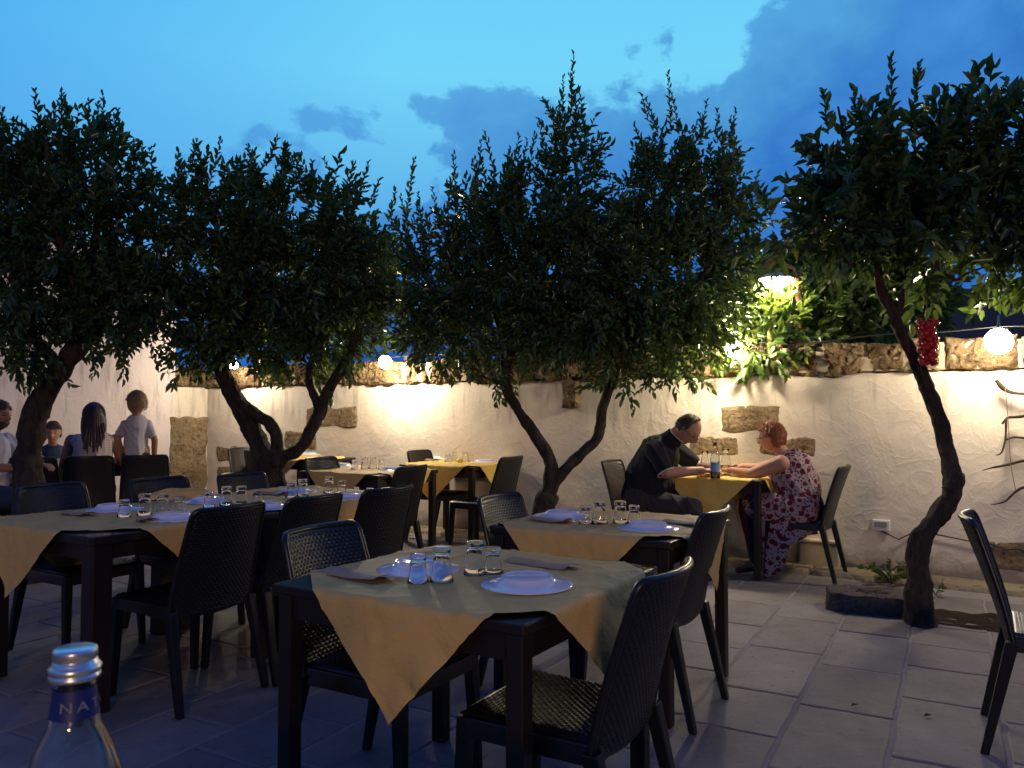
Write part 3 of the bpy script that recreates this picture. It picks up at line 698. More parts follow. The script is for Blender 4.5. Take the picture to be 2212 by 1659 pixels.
px_tube(m, [(1893, 580), (1850, 575), (1800, 560), (1740, 545), (1690, 530)], [.022, .016, .014, .009, .005], YD, n=8)
px_tube(m, [(1905, 500), (1860, 420), (1830, 320), (1810, 230)], [.02, .016, .011, .006], YD, n=8)
px_tube(m, [(1950, 600), (1980, 520, .3), (2000, 400, .4), (1960, 280, .3)], [.02, .016, .011, .006], YD, n=8)
loc(m.build('trunk', M['bark'], tD, True), tD)
crown('crown', tD, [(1845, 380, 78, 70, 4.8, .28), (1965, 400, 80, 75, 4.9, .3), (2100, 310, 85, 75, 4.8, .3), (2195, 350, 70, 120, 4.8, .35), (1890, 455, 105, 62, 4.8, .32), (2060, 445, 125, 62, 4.9, .36), (1790, 470, 65, 80, 4.8, .25), (2180, 500, 90, 70, 4.8, .35),
              (1705, 500, 62, 34, 4.9, .2), (1985, 590, 45, 22, 4.75, .12), (1850, 515, 100, 30, 4.8, .3), (1990, 505, 90, 28, 4.8, .3), (2290, 480, 90, 200, 4.8, .4), (2190, 585, 38, 24, 4.7, .12), (1925, 560, 36, 30, 4.9, .12)],
      640, .104, 44, [(1925, 270, 115, 4.8), (1968, 270, 130, 4.8), (1790, 290, 175, 4.8), (2110, 200, 145, 4.8), (2180, 200, 140, 4.8), (1850, 260, 190, 4.8), (2040, 260, 185, 4.9)], mat=M['leaf'], per=11, droop=.5, core=.25, twl=.24, up=.6)
# lemon bush over the wall (lit), and the dark foliage behind the left stretch
tE = tree('lemon_tree', at_y(1750, 885, 7.4) * Vector((1, 1, 0)), 'brightly lit yellow-green lemon bush spilling over the wall above the seated woman', group='foliage beyond the wall')
m = MB(); px_tube(m, [(1750, 1190), (1750, 900), (1740, 750), (1720, 650), (1760, 590)], [.07, .06, .05, .035, .015], 7.5)
px_tube(m, [(1745, 800), (1800, 700), (1850, 610)], [.04, .03, .012], 7.5); px_tube(m, [(1745, 820), (1690, 770, -.3), (1650, 760, -.7), (1642, 790, -.95)], [.025, .018, .012, .006], 7.5, n=7)
loc(m.build('trunk', M['bark'], tE, True), tE)
crown('crown', tE, [(1720, 695, 95, 58, 7.45, .4), (1820, 690, 95, 50, 7.5, .45), (1780, 600, 130, 55, 7.6, .4), (1870, 560, 70, 40, 7.7, .3), (1680, 730, 60, 38, 7.0, .3), (1640, 750, 36, 26, 6.6, .12), (1880, 640, 90, 60, 7.8, .4), (1660, 640, 70, 60, 7.8, .3), (1960, 680, 45, 50, 7.8, .3), (1630, 700, 36, 40, 7.0, .15), (2030, 640, 30, 30, 7.8, .2)],
      1300, .115, 55, [], mat=M['leaf2'], per=10, core=.15, droop=.4, up=.35)
tF = tree('lemon_tree', at_y(720, 885, 10.3) * Vector((1, 1, 0)), 'dark bushy tree behind the wall between the two left trunks', group='foliage beyond the wall')
m = MB(); px_tube(m, [(720, 1090), (722, 900), (700, 760), (690, 640)], [.09, .08, .06, .03], 10.4); loc(m.build('trunk', M['bark'], tF, True), tF)
crown('crown', tF, [(600, 690, 100, 70, 10.4, .6), (720, 650, 130, 110, 10.4, .7), (950, 730, 100, 50, 9.6, .4), (800, 600, 120, 80, 10.4, .6), (500, 640, 70, 60, 10.6, .4)], 1000, .10, 66, mat=M['leaf2'], per=10, core=.2, up=.4)
tG = tree('lemon_tree', at_y(1300, 885, 8.8) * Vector((1, 1, 0)), 'shadowy bush behind the wall, half hidden by the tallest tree', group='foliage beyond the wall')
m = MB(); px_tube(m, [(1300, 1100), (1300, 860), (1310, 740), (1330, 680)], [.08, .07, .05, .02], 8.9); loc(m.build('trunk', M['bark'], tG, True), tG)
crown('crown', tG, [(1180, 730, 120, 40, 8.8, .5), (1350, 720, 130, 50, 8.6, .5), (1480, 720, 110, 60, 8.2, .4), (1550, 700, 60, 60, 7.7, .3)], 560, .10, 77, mat=M['leaf2'], per=10, core=.2, up=.4)

# small plants, stone trough, soil
m = MB(); A = at_z(2070, 1325, 0)
m.grid(30, 22, lambda u, v: at_z(1962, 1318, 0) + WD * (u * 1.15) + WN * (v * .42 - .1) + Vector((0, 0, .012 + .018 * noise.fractal(Vector((u * 14, v * 8, 0)), 1, 2, 4) - (.03 if min(u, 1-u, v, 1-v) < .02 else 0))))
tag(m.build('soil', M['soil'], smooth=True), kind='structure')
def sprig(px, py, n, hgt, label, seed, lf=.05):
    b = at_z(px, py, .01); r = empty('small_plant', b); tag(r, label, 'plant'); rg = np.random.default_rng(seed); o_ = []; d_ = []; m = MB()
    for k in range(n):
        a = rg.random() * 6.28; tip = Vector((math.cos(a) * hgt * .8, math.sin(a) * hgt * .8, hgt * (.5 + .5 * rg.random())))
        m.tube([b, b + tip * .5 + Vector((0, 0, hgt * .15)), b + tip], [.003, .002, .0015], 5)
        for q in range(7):
            f = .3 + .7 * q / 6; o_.append((b + tip * f)[:]); d_.append([math.cos(a) + rg.normal() * .8, math.sin(a) + rg.normal() * .8, .5 + rg.normal() * .4])
    L = lf * (.7 + .5 * rg.random(len(o_))); V, Fc = leaves(rg, np.array(o_), np.array(d_), L, L * .5, .2 * np.ones(len(L)))
    loc(m.build('stem', M['twig'], r), r); q = MB(); q.add([tuple(v) for v in V.tolist()], [tuple(f) for f in Fc.tolist()]); loc(q.build('foliage', M['leaf2'], r), r)
sprig(1925, 1262, 16, .16, 'small leafy green plant growing behind the stone trough', 5)
sprig(2022, 1285, 5, .10, 'tiny sprig growing at the foot of the crooked trunk', 6, .035)
sprig(1870, 1236, 5, .05, 'low weed in the crack at the foot of the wall', 8, .03)
tc = at_z(1880, 1318, 0); tr = empty('stone_trough', tc, -A32 + .15); tag(tr, 'rough dark stone block with a worn round hollow, beside the crooked trunk', 'stone block')
m = MB()
def tf(u, v):
    # v: 0 foot .. .5 rim .. 1 centre of hollow
    w_ = 2 * math.pi * u; cx, sx = math.cos(w_), math.sin(w_); e = 5
    k = (abs(cx) ** e + abs(sx) ** e) ** (-1 / e); hx, hy = .27, .165
    if v < .5: q = v / .5; x, y, z = cx * k * hx * (1 - .06 * q), sx * k * hy * (1 - .06 * q), q * .115
    else:
        q = (v - .5) / .5
        if q < .45: f = q / .45; x = cx * (k * hx * .94 * (1 - f) + .13 * f); y = sx * (k * hy * .94 * (1 - f) + .085 * f); z = .115 + .012 * math.sin(f * 3.14)
        else: f = (q - .45) / .55; x = cx * .13 * (1 - f); y = sx * .085 * (1 - f); z = .115 - .075 * math.sin(f * 1.57)
    nn = noise.fractal(Vector((x * 9, y * 9, z * 9)), 1, 2, 4) * .012
    return Vector((x * (1 + nn * 3), y * (1 + nn * 3), z + nn * (1 if v > .1 else 0)))
m.grid(72, 40, tf); m.build('trough_body', M['trough'], tr, True)
# dry leaves on the paving
for k, (px, py, lb) in enumerate(((1836, 1525, 'curled dry leaf on the paving, left of the two fallen leaves'), (1994, 1548, 'small dark fallen leaf on the paving nearer the right chair'))):
    p = at_z(px, py, .012); m = MB()
    m.add([p, p + Vector((.045, .01, .004)), p + Vector((.02, .016, .008)), p + Vector((.018, -.008, .006))], [(0, 3, 1), (0, 1, 2)])
    tag(m.build('dry_leaf', M['bark']), lb, 'leaf', 'fallen leaves on the paving')

# tomatoes hanging from tree D
tp = at_y(2003, 690, 4.62); tb = empty('tomato_bunch', tp); tag(tb, 'bunch of shiny red tomatoes hanging on a string from the lemon tree branch', 'tomatoes')
m = MB(); top = at_y(1998, 580, 4.7); m.tube([top - tp, Vector((0, 0, .0)), Vector((0, 0, -.22))], .0022, 6); m.build('string', M['cord'], tb)
sm = MB(); sm.lathe([(0, -.92), (.5, -.82), (.88, -.45), (1, 0), (.86, .5), (.5, .78), (.15, .80), (0, .72)], n=14)
me0 = None; rg = random.Random(4)
for k in range(64):
    f = k / 63; a = 2.399 * k; z = -.005 - f * .255; r = .038 + .006 * math.sin(f * 14) - .014 * max(0, f - .85) * 6
    if me0 is None: o = sm.build('tomato', M['tomato'], tb, True); me0 = o
    else: o = me0.copy(); COL.objects.link(o)
    o.parent = tb; s = .0165 * (.85 + .35 * rg.random()); o.scale = (s, s, s * 1.08)
    o.location = (math.cos(a) * r * rg.uniform(.55, 1.3), math.sin(a) * r * rg.uniform(.55, 1.3), z + rg.uniform(-.006, .006)); o.rotation_euler = (rg.uniform(-1, 1), rg.uniform(-1, 1), rg.random() * 6)
# driftwood hanging on the wall at right
s0, z0 = wallpt(2170, 900); dw = empty('driftwood_hanging', wall3(s0, z0, .08)); tag(dw, 'hanging of five driftwood branches strung on a cord, on the wall at the right edge', 'wall decoration')
def wp(px, py, out=.09): s, z = wallpt(px, py); return wall3(s, z, out)
def br(pts, rad, out=.1):
    m = MB(); c, r = catmull([wp(x, y, out + .02 * math.sin(x)) for x, y in pts], [k * .72 for k in rad], 8); m.tube(c, r, 9, True, .55); loc(m.build('branch', M['driftwood'], dw, True), dw)
br([(2152, 822), (2166, 838), (2185, 848), (2215, 850), (2260, 842)], [.018, .022, .017, .015, .012], .12)
br([(2165, 915), (2178, 902), (2200, 900), (2250, 892)], [.012, .012, .014, .012])
br([(2173, 950), (2190, 944), (2212, 945), (2260, 946)], [.01, .011, .012, .01])
br([(2174, 905), (2172, 945), (2164, 975), (2152, 982)], [.011, .010, .008, .005])
br([(2122, 1015), (2145, 1008), (2180, 1002), (2212, 993), (2270, 985)], [.003, .010, .012, .014, .012])
br([(2142, 1088), (2170, 1080), (2195, 1058), (2215, 1050), (2260, 1052)], [.003, .008, .012, .012, .01])
m = MB(); m.tube([wp(2206, 800, .03), wp(2172, 842, .12), wp(2178, 905, .11), wp(2183, 1000, .11), wp(2194, 1058, .11)], .003, 6); loc(m.build('cord', M['cord'], dw), dw)
# cream block under the woman's chair
cbk = at_z(1768, 1232, 0); m = MB(); o = empty('cream_box', cbk, -A32); tag(o, 'cream stone box standing on the floor against the wall under the woman chair', 'box')
m.box((0, .12, .11), (.30, .22, .20)); m.build('box_body', M['cream'], o, bevel=.012)
m = MB(); m.box((0, .12, .225), (.31, .23, .022)); m.build('box_rim', M['cream'], o, bevel=.005)
# ------------------------------------------------------------------ chairs
def weave(a, b, row):
    ph = .5 if int(math.floor(b / .0125)) % 2 else 0
    x = abs(math.sin(math.pi * (a / .022 + ph))); z = abs(math.sin(math.pi * b / .0125))
    return .0055 * (x ** .8) * (z ** .8)
def back_pt(u, v, off=0.0):
    """u -1..1 across, v 0..1 up; off along the rearward normal"""
    w_ = .208 - .026 * v; z = .375 + .475 * v + (.02 * u * u * (1 - v)) - (.0 if v < 1 else 0)
    y = -.185 - .125 * v ** 1.25 - .042 * (1 - u * u) * (.35 + .65 * v)
    return Vector((u * w_, y - off, z + off * .18))
def make_chair():
    root = empty('rattan_chair')
    m = MB(); nu, nv = 74, 134
    def side_(off, sgn, flip):
        def g(a, b):
            u = -1 + 2 * a; p = back_pt(u, b, 0)
            h = weave((u + 1) * .2, p.z, 0) if (.02 < a < .98 and .02 < b < .975) else 0
            return back_pt(u, b, off + sgn * h)
        m.grid(nu, nv, g, flip)
    side_(.006, 1, False); side_(-.006, -1, True)
    bk = m.build('backrest', M['chair'], root, True)
    # frame round the back
    m = MB(); pts = [back_pt(-1.02, v) for v in (0.02, .2, .4, .6, .8, .93)] + [back_pt(-1.0 + .03, .985)]
    pts += [back_pt(u, 1.0) for u in (-.85, -.6, -.3, 0, .3, .6, .85)] + [back_pt(.97, .985)] + [back_pt(1.02, v) for v in (.93, .8, .6, .4, .2, .02)]
    c, r = catmull(pts, [.0115] * len(pts), 4); m.tube(c, r, 10, True); m.build('back_frame', M['chair'], root, True)
    m = MB()
    def top(a, b):
        x = -.205 + .41 * a; y = -.195 + .41 * b; x *= (.96 + .05 * b); e = min(min(a, 1 - a) * .41, min(b, 1 - b) * .41)
        z = .448 - (max(0, .014 - e) ** 2) * 40 - .006 * math.sin(math.pi * a) * math.sin(math.pi * b)
        if e > .012: z += (.0055 * abs(math.sin(math.pi * (x / .022 + (.5 if int(math.floor(y / .0125)) % 2 else 0)))) ** .8 * abs(math.sin(math.pi * y / .0125)) ** .8)
        return Vector((x, y, z))
    m.grid(72, 110, top); m.build('seat', M['chair'], root, True)
    m = MB()
    for sx in (-1, 1): m.hull4([(sx*.205-.012, -.195, .385), (sx*.205+.012, -.195, .385), (sx*.208+.012, .2, .385), (sx*.208-.012, .2, .385)], [(sx*.198-.012, -.195, .438), (sx*.198+.010, -.195, .438), (sx*.204+.010, .2, .438), (sx*.204-.012, .2, .438)])
    m.box((0, .203, .411), (.39, .022, .052)); m.box((0, -.193, .41), (.38, .022, .05)); m.build('seat_frame', M['chair'], root, bevel=.005)
    for sx in (-1, 1):
        m = MB(); a = .021; b = .0145
        t_ = Vector((sx * .198, .193, .436)); f_ = Vector((sx * .212, .215, 0))
        q = lambda c, k: [c + Vector((x * k, y * k, 0)) for x, y in ((-1,-1),(1,-1),(1,1),(-1,1))]
        m.hull4(q(f_, b), q(t_, a)); m.build('leg', M['chair'], root, bevel=.004)
        m = MB(); t_ = Vector((sx * .206, -.19, .42)); f_ = Vector((sx * .222, -.285, 0))
        m.hull4(q(f_, b), [c + Vector((0, 0, 0)) for c in q(t_, .022)]); m.build('leg', M['chair'], root, bevel=.004)
    return root
proto = make_chair(); first = [True]
def chair(x, y, d, label, group='dark rattan-look dining chairs', jit=0.0):
    """x,y = seat centre; d = facing direction"""
    if first[0]: c = proto; first[0] = False
    else: c = copy_tree(proto)
    c.location = (x, y, 0.006); c.rotation_euler = (0, 0, math.atan2(d.y, d.x) - math.pi / 2 + jit)
    tag(c, label, 'chair', group); return c
def bt(x, y, d, label, jit=0, **k):        # placed by the middle of the back's top edge
    r = Matrix.Rotation(jit, 3, 'Z') @ d
    return chair(x + r.x * .335, y + r.y * .335, d, label, jit=jit, **k)
L_ = E1; RG = -E1
bt(.43, 2.12, L_, 'nearest chair, its back to the right edge of the front square table', jit=.02)
bt(-.70, 2.88, RG, 'chair on the left side of the front square table', jit=.04)
bt(.87, 3.35, L_, 'chair with a highlighted top rail at the right side of the second square table', jit=.02)
bt(-.08, 3.93, RG, 'chair with bright weave highlights on the left side of the second square table', jit=.0)
bt(-1.21, 3.50, L_, 'black chair seen from behind, first of three on the near side of the long table', jit=.0)
bt(-.935, 3.90, L_, 'black chair seen from behind, middle one on the near side of the long table', jit=.04)
bt(-.64, 4.30, L_, 'chair at the right end of the three on the near side of the long table', jit=-.06)
bt(-2.60, 4.50, RG, 'leftmost chair on the far side of the long table', jit=.03)
bt(-2.18, 4.92, RG, 'middle chair on the far side of the long table', jit=-.03)
bt(-1.80, 5.28, RG, 'right-hand chair on the far side of the long table', jit=.0)
bt(-.72, 5.95, L_, 'chair seen from behind at the right of the small table past the long table', jit=.05)
bt(-1.70, 7.05, RG, 'far chair tucked at the left of the small table past the long table')
bt(.02, 7.15, L_, 'chair at the right side of the yellow-covered table by the wall')
bt(-.98, 8.25, RG, 'chair at the left side of the yellow-covered table by the wall')
bt(-2.62, 8.2, E2, 'large black chair back left of the twisted trunk', jit=.12)
bt(-3.0, 8.85, -E1, 'chair mostly hidden behind the black chair back left of the twisted trunk')
bt(1.82, 3.22, RG, 'chair standing alone at the right edge of the picture', jit=.03)
mc = bt(.80, 6.62, RG, 'chair on which the man in the black polo shirt sits', jit=.0)
wc = bt(2.50, 5.98, L_, 'chair on which the woman in the floral dress sits', jit=.0)
FC = [(-3.98, 6.85), (-3.66, 7.28), (-3.33, 7.72)]
FD = Vector((-.42, .91, 0))
bt(-4.18, 6.96, FD, 'leftmost black chair in the row behind the family table, in front of the leaning trunk')
bt(-3.77, 7.15, FD, 'black chair under the woman in the striped top at the family table', jit=.05)
bt(-3.36, 7.34, FD, 'black chair on which the small boy stands at the family table', jit=-.03)

# ------------------------------------------------------------------ tables and papers
def make_table(cx, cy, lx, ly, label, leg=.052, top=.032, name='wooden_table', rot=0, gap=None):
    """lx along E1, ly along E2; local x = WD (to the right), y = E2 (away)"""
    r = empty(name, (cx, cy, .006), -A32 + rot); tag(r, label, 'table')
    m = MB(); m.box((0, 0, .75 - top / 2 - .006), (lx, ly, top)); m.build('tabletop', M['wood'], r, bevel=.006)
    m = MB(); i = .035
    m.box((0, ly/2 - i, .675), (lx - 2*leg, .02, .075)); m.box((0, -ly/2 + i, .675), (lx - 2*leg, .02, .075))
    m.box((lx/2 - i, 0, .6751), (.02, ly - 2*leg, .074)); m.box((-lx/2 + i, 0, .6751), (.02, ly - 2*leg, .074)); m.build('apron', M['wood'], r, bevel=.003)
    for sx in (-1, 1):
        for sy in (-1, 1):
            m = MB(); m.box((sx * (lx/2 - leg/2 - .012), sy * (ly/2 - leg/2 - .012), .355), (leg, leg, .71)); m.build('leg', M['wood'], r, bevel=.005)
    return r
def paper(cx, cy, lx, ly, hd, label, rot=0.0, ox=0.0, oy=0.0, mat='paper', seed=0, z=.7475, ang=R(45), trot=0, hdx=None, hl=None):
    """square sheet turned by ang, half-diagonal hd, folding over the edges of a table lx x ly"""
    a, b = lx / 2, ly / 2; N = 84; s = hd * math.sqrt(2); m = MB(); rad = .014
    off = Vector((seed * 5.3, seed * 2.1, 0)); sy_ = (hdx or hd) / hd
    def fold(d):        # distance past the edge -> (outward, drop)
        if d <= 0: return 0, 0
        th = R(84)
        if d < rad * th: return rad * math.sin(d / rad), rad * (1 - math.cos(d / rad))
        k = d - rad * th; return rad * math.sin(th) + k * math.cos(th), rad * (1 - math.cos(th)) + k * math.sin(th)
    def g(u, v):
        p = Vector(((u - .5) * s, (v - .5) * s, 0))
        p = Matrix.Rotation(ang, 3, 'Z') @ p; p.x = p.x * sy_ + ox; p.y += oy
        q = p + off
        wr = noise.fractal(q * 3.2, 1, 2, 4) * .0035 + max(0, 1 - abs(noise.noise(q * 4.2)) * 5) ** 2 * .0045 + max(0, 1 - abs(noise.noise(q * 7.5 + Vector((5, 2, 0)))) * 6) ** 2 * .003
        dx = abs(p.x) - a; dy = abs(p.y) - b; ox_, zx = fold(dx); oy_, zy = fold(dy)
        x = (min(abs(p.x), a) + ox_) * (1 if p.x > 0 else -1); y = (min(abs(p.y), b) + oy_) * (1 if p.y > 0 else -1)
        hang = max(dx, dy, 0); drop = max(zx, zy) + min(zx, zy) * .25
        e = min(u, 1 - u, v, 1 - v) * s
        lift = .010 * max(0, 1 - e / .05) * (.5 + noise.noise(q * 4)) if hang <= 0 else 0
        rip = noise.noise(q * 4.5 + Vector((3, 1, 0))) * min(hang, .3) * .16 + noise.noise(q * 11) * min(hang, .2) * .05 + max(0, 1 - abs(noise.noise(q * 5.5)) * 5) ** 2 * .006
        if dx > dy and dx > 0: x += (abs(rip) + hang * .02) * (1 if p.x > 0 else -1)
        elif dy > 0: y += (abs(rip) + hang * .02) * (1 if p.y > 0 else -1)
        return Vector((x, y, z + .003 + wr + lift - drop))
    m.grid(N, N, g)
    o = m.build('paper_tablecloth', M[mat], None, True); o.location = (cx, cy, .004); o.rotation_euler = (0, 0, -A32 + trot)
    tag(o, label, 'tablecloth', 'paper tablecloths'); return o
def ctr(near, lx, ly):      # centre from the near corner
    return near + E1 * lx / 2 + E2 * ly / 2
# plate, glass, napkin prototypes
pl = MB(); pl.lathe([(0, .0235), (.066, .0235), (.070, .0215), (.0735, .0265), (.077, .0265), (.079, .021), (.088, .013), (.108, .006), (.134, .0035), (.139, .001), (.139, -.0005), (.134, -.0005), (.105, .003), (.085, .009), (.075, .017), (0, .0185)][::-1], n=48, closed=False)
plate0 = [None]
def plate(p, label, sc=1.0, group='upturned white plates'):
    if plate0[0] is None: o = pl.build('plate', M['plate'], None, True); plate0[0] = o
    else: o = plate0[0].copy(); COL.objects.link(o)
    o.location = p; o.scale = (sc, sc, sc); o.rotation_euler = (0, 0, random.random() * 6); tag(o, label, 'plate', group); return o
def glass_prof(h, r):
    return [(0, h), (r*.70, h), (r*.755, h-.003), (r*.745, h-.014), (r*.70, h-.022), (r*.74, h*.55), (r*.86, h*.25), (r, .001), (r, 0), (r-.0022, 0), (r*.86-.0022, h*.25), (r*.74-.0025, h*.55), (r*.66, h-.024), (r*.58, h-.018), (0, h-.016)]
gl = {}
def glass(p, tall, label, group='upturned drinking glasses'):
    k = bool(tall)
    if k not in gl:
        m = MB(); m.lathe(glass_prof(.104 if k else .084, .037 if k else .033)[::-1], n=32); gl[k] = m.build('drinking_glass', M['glass'], None, True); o = gl[k]
    else: o = gl[k].copy(); COL.objects.link(o)
    o.location = p; tag(o, label, 'glass', group); return o
def napkin(p, rz, label, seed=0, w_=.20, h_=.085):
    m = MB(); off = Vector((seed * 7.7, 0, 0))
    def g(u, v, dz):
        x = (u - .5) * w_; y = (v - .5) * h_
        z = .006 + .008 * math.sin(v * math.pi) + .022 * max(0, u - .72) ** 1.5 * 6 * .35 + noise.noise(Vector((x * 14, y * 14, 0)) + off) * .004
        return Vector((x + .006 * noise.noise(Vector((y * 30, 0, 1)) + off), y, z * dz))
    m.grid(18, 10, lambda u, v: g(u, v, 1)); m.grid(18, 10, lambda u, v: g(u, v, .25), True)
    r = empty('napkin_pouch', p, rz); tag(r, label, 'napkin', 'brown paper cutlery pouches')
    m.build('paper', M['napkin'], r, True)
    c = MB(); c.box((w_*.5 + .004, 0, .010), (.05, .014, .002)); c.build('cutlery', M['metal'], r, bevel=.0008); return r
TOPZ = .7565
ORD = ['leftmost', 'second from left', 'third from left', 'rightmost']
def glasses(pix, tname, z=TOPZ):
    for i, (px, py, tall) in enumerate(pix):
        p = at_z(px, py, z); glass((p.x, p.y, z), tall, '%s upturned glass, %s on %s' % ('tall' if tall else 'short', ORD[i], tname), 'upturned glasses on the tables')
def plates(pix, tname):
    for (px, py, wh) in pix:
        p = at_z(px, py, TOPZ); plate((p.x, p.y, TOPZ), 'upturned white plate at the %s of %s' % (wh, tname))

# T1 front square table
n1_ = Vector((.03, 1.985, 0)); c1 = ctr(n1_, .90, .84)
make_table(c1.x, c1.y, .90, .84, 'dark wooden square table in the foreground, its corner bare of paper')
paper(c1.x, c1.y, .90, .84, .735, 'large brown paper cloth with a long pointed corner, on the front square table', ox=.03, oy=.0, seed=1, ang=R(48))
plates([(1138, 1262, 'right'), (905, 1228, 'left')], 'the front square table')
glasses([(903, 1258, 0), (954, 1256, 1), (1026, 1240, 1), (1066, 1238, 0)], 'the front square table')
p = at_z(768, 1245, TOPZ); napkin((p.x, p.y, TOPZ), -A32 - .05, 'brown paper pouch left of the glasses on the front square table', 1, .26, .10)
p = at_z(1168, 1222, TOPZ); napkin((p.x, p.y, TOPZ), -A32 - .15, 'brown paper pouch behind the plate on the front square table', 2, .26, .09)
# T4 second square table
n4_ = Vector((.635, 3.21, 0)); c4 = ctr(n4_, .87, .80)
make_table(c4.x, c4.y, .87, .80, 'dark wooden square table behind the front one, left of the chair with the bright rail')
paper(c4.x, c4.y, .87, .80, .74, 'straw-coloured paper cloth on the second square table', seed=2, ang=R(46), ox=-.02)
plates([(1400, 1140, 'right'), (1215, 1115, 'left')], 'the second square table')
glasses([(1265, 1132, 0), (1296, 1132, 1), (1340, 1131, 1), (1370, 1131, 0)], 'the second square table')
p = at_z(1190, 1126, TOPZ); napkin((p.x, p.y, TOPZ), -A32 - .1, 'dark brown paper pouch in front of the left plate, second square table', 3)
p = at_z(1478, 1132, TOPZ); napkin((p.x, p.y, TOPZ), -A32 - .3, 'dark brown paper pouch right of the right plate, second square table', 4)
# T2 long table = two tables end to end
n2_ = Vector((-1.74, 3.33, 0)); lw = .96
ca = n2_ + E1 * lw / 2 + E2 * .5; cb_ = n2_ + E1 * lw / 2 + E2 * 1.52
make_table(ca.x, ca.y, lw, 1.0, 'near half of the long dark table on the left, with thick square legs', .088, .04)
make_table(cb_.x, cb_.y, lw, 1.0, 'far half of the long dark table on the left', .088, .04)
paper(ca.x, ca.y, lw, 1.0, .84, 'brown paper cloth hanging in points over the near end of the long table', seed=3, ox=-.07, oy=.02)
paper(cb_.x, cb_.y, lw, 1.0, .84, 'brown paper cloth on the far half of the long table', seed=4, z=.7487, oy=-.03)
plates([(245, 1100, 'near left'), (372, 1120, 'near right'), (448, 1083, 'middle left'), (575, 1096, 'middle right'), (636, 1062, 'far left'), (752, 1074, 'far right')], 'the long table')
for nm, pix in (('the near end of the long table', [(268, 1116, 0), (312, 1112, 1), (351, 1112, 1), (388, 1108, 0)]), ('the middle of the long table', [(452, 1096, 0), (489, 1092, 1), (521, 1091, 1), (555, 1090, 0)]), ('the far end of the long table', [(628, 1075, 0), (654, 1072, 1), (711, 1066, 1), (738, 1068, 0)])):
    glasses(pix, nm)
p = at_z(168, 1112, TOPZ); napkin((p.x, p.y, TOPZ), -A32, 'paper pouch left of the near left plate, long table', 5)
p = at_z(318, 1125, TOPZ); napkin((p.x, p.y, TOPZ), -A32 - .4, 'paper pouch just left of the near right plate, long table', 6, .12)
p = at_z(590, 1068, TOPZ); napkin((p.x, p.y, TOPZ), -A32, 'paper pouch left of the far left plate, long table', 7)
m = MB()      # the loose sheet standing up at the far edge
q = at_z(395, 1078, TOPZ)
def lz(u, v):
    p = q + E2 * ((u - .5) * .42) + E1 * (.02 + .05 * v * v) + Vector((0, 0, .006 + v * .055 * (.55 + .45 * math.sin(u * 3.1)) + noise.noise(Vector((u * 4, v * 2, 0))) * .012)); return p
m.grid(26, 8, lz); tag(m.build('loose_paper', M['paper'], smooth=True), 'wavy loose edge of paper standing up beyond the glasses on the long table', 'paper')
# T3 small table beyond
n3_ = Vector((-1.08, 6.45, 0)); c3 = ctr(n3_, .90, .80)
make_table(c3.x, c3.y, .90, .80, 'dark table right of the twisted trunk, beyond the long table')
paper(c3.x, c3.y, .90, .80, .74, 'straw paper cloth on the table right of the twisted trunk', seed=5)
plates([(738, 1007, 'left'), (850, 1015, 'right')], 'the table right of the twisted trunk')
glasses([(766, 1014, 0), (788, 1012, 1), (806, 1012, 1), (824, 1013, 0)], 'the table right of the twisted trunk')
p = at_z(705, 1011, TOPZ); napkin((p.x, p.y, TOPZ), -A32, 'paper pouch on the table right of the twisted trunk', 8)
# T5 yellow table by the wall
n5_ = Vector((-.36, 7.36, 0)); c5 = ctr(n5_, .88, .76)
make_table(c5.x, c5.y, .88, .76, 'dark table under the yellow cloth in front of the wall, centre')
paper(c5.x, c5.y, .88, .76, .74, 'lamp-lit yellow paper cloth on the table against the wall, centre', seed=6, mat='paper_lit')
plates([(952, 990, 'left'), (1045, 998, 'right')], 'the central yellow-covered table')
glasses([(967, 998, 0), (982, 996, 1), (1005, 996, 1), (1017, 997, 0)], 'the central yellow-covered table')
p = at_z(994, 999, TOPZ); r = empty('candle_pot', (p.x, p.y, TOPZ)); tag(r, 'small yellow candle pot between the glasses on the central yellow-covered table', 'candle')
m = MB(); m.lathe([(0, 0), (.028, 0), (.032, .035), (.028, .035), (.026, .008), (0, .008)], n=20); m.build('pot', M['yellow'], r, True)
m = MB(); m.lathe([(0, .009), (.024, .009), (.024, .028), (0, .028)], n=16); m.build('wax', M['yellow'], r, True)
p = at_z(925, 994, TOPZ); napkin((p.x, p.y, TOPZ), -A32, 'paper pouch on the central yellow-covered table', 9)
# T6 far left yellow table by the wall
c6 = Vector((-2.28, 8.85, 0))
make_table(c6.x, c6.y, .88, .66, 'dark table behind the twisted trunk, its right end bare')
paper(c6.x - .05, c6.y, .88, .66, .66, 'lamp-lit yellow paper cloth on the far table behind the twisted trunk', seed=7, mat='paper_lit')
for px, py, k, lb in ((603, 980, 1, 'upturned glass, left of the two on the far table behind the twisted trunk'), (622, 979, 1, 'upturned glass, right of the two on the far table behind the twisted trunk')):
    p = at_z(px, py, TOPZ); glass((p.x, p.y, TOPZ), k, lb)
p = at_z(668, 982, TOPZ); plate((p.x, p.y, TOPZ), 'plate on the far table behind the twisted trunk')
# T7 family table
c7 = Vector((-4.40, 7.84, 0))
make_table(c7.x, c7.y, 1.8, .85, 'long dark table hidden behind the family and their chairs', rot=R(56.9))
paper(c7.x, c7.y, 1.8, .85, .70, 'paper cloth on the family table', seed=8, hdx=1.1, trot=R(56.9))
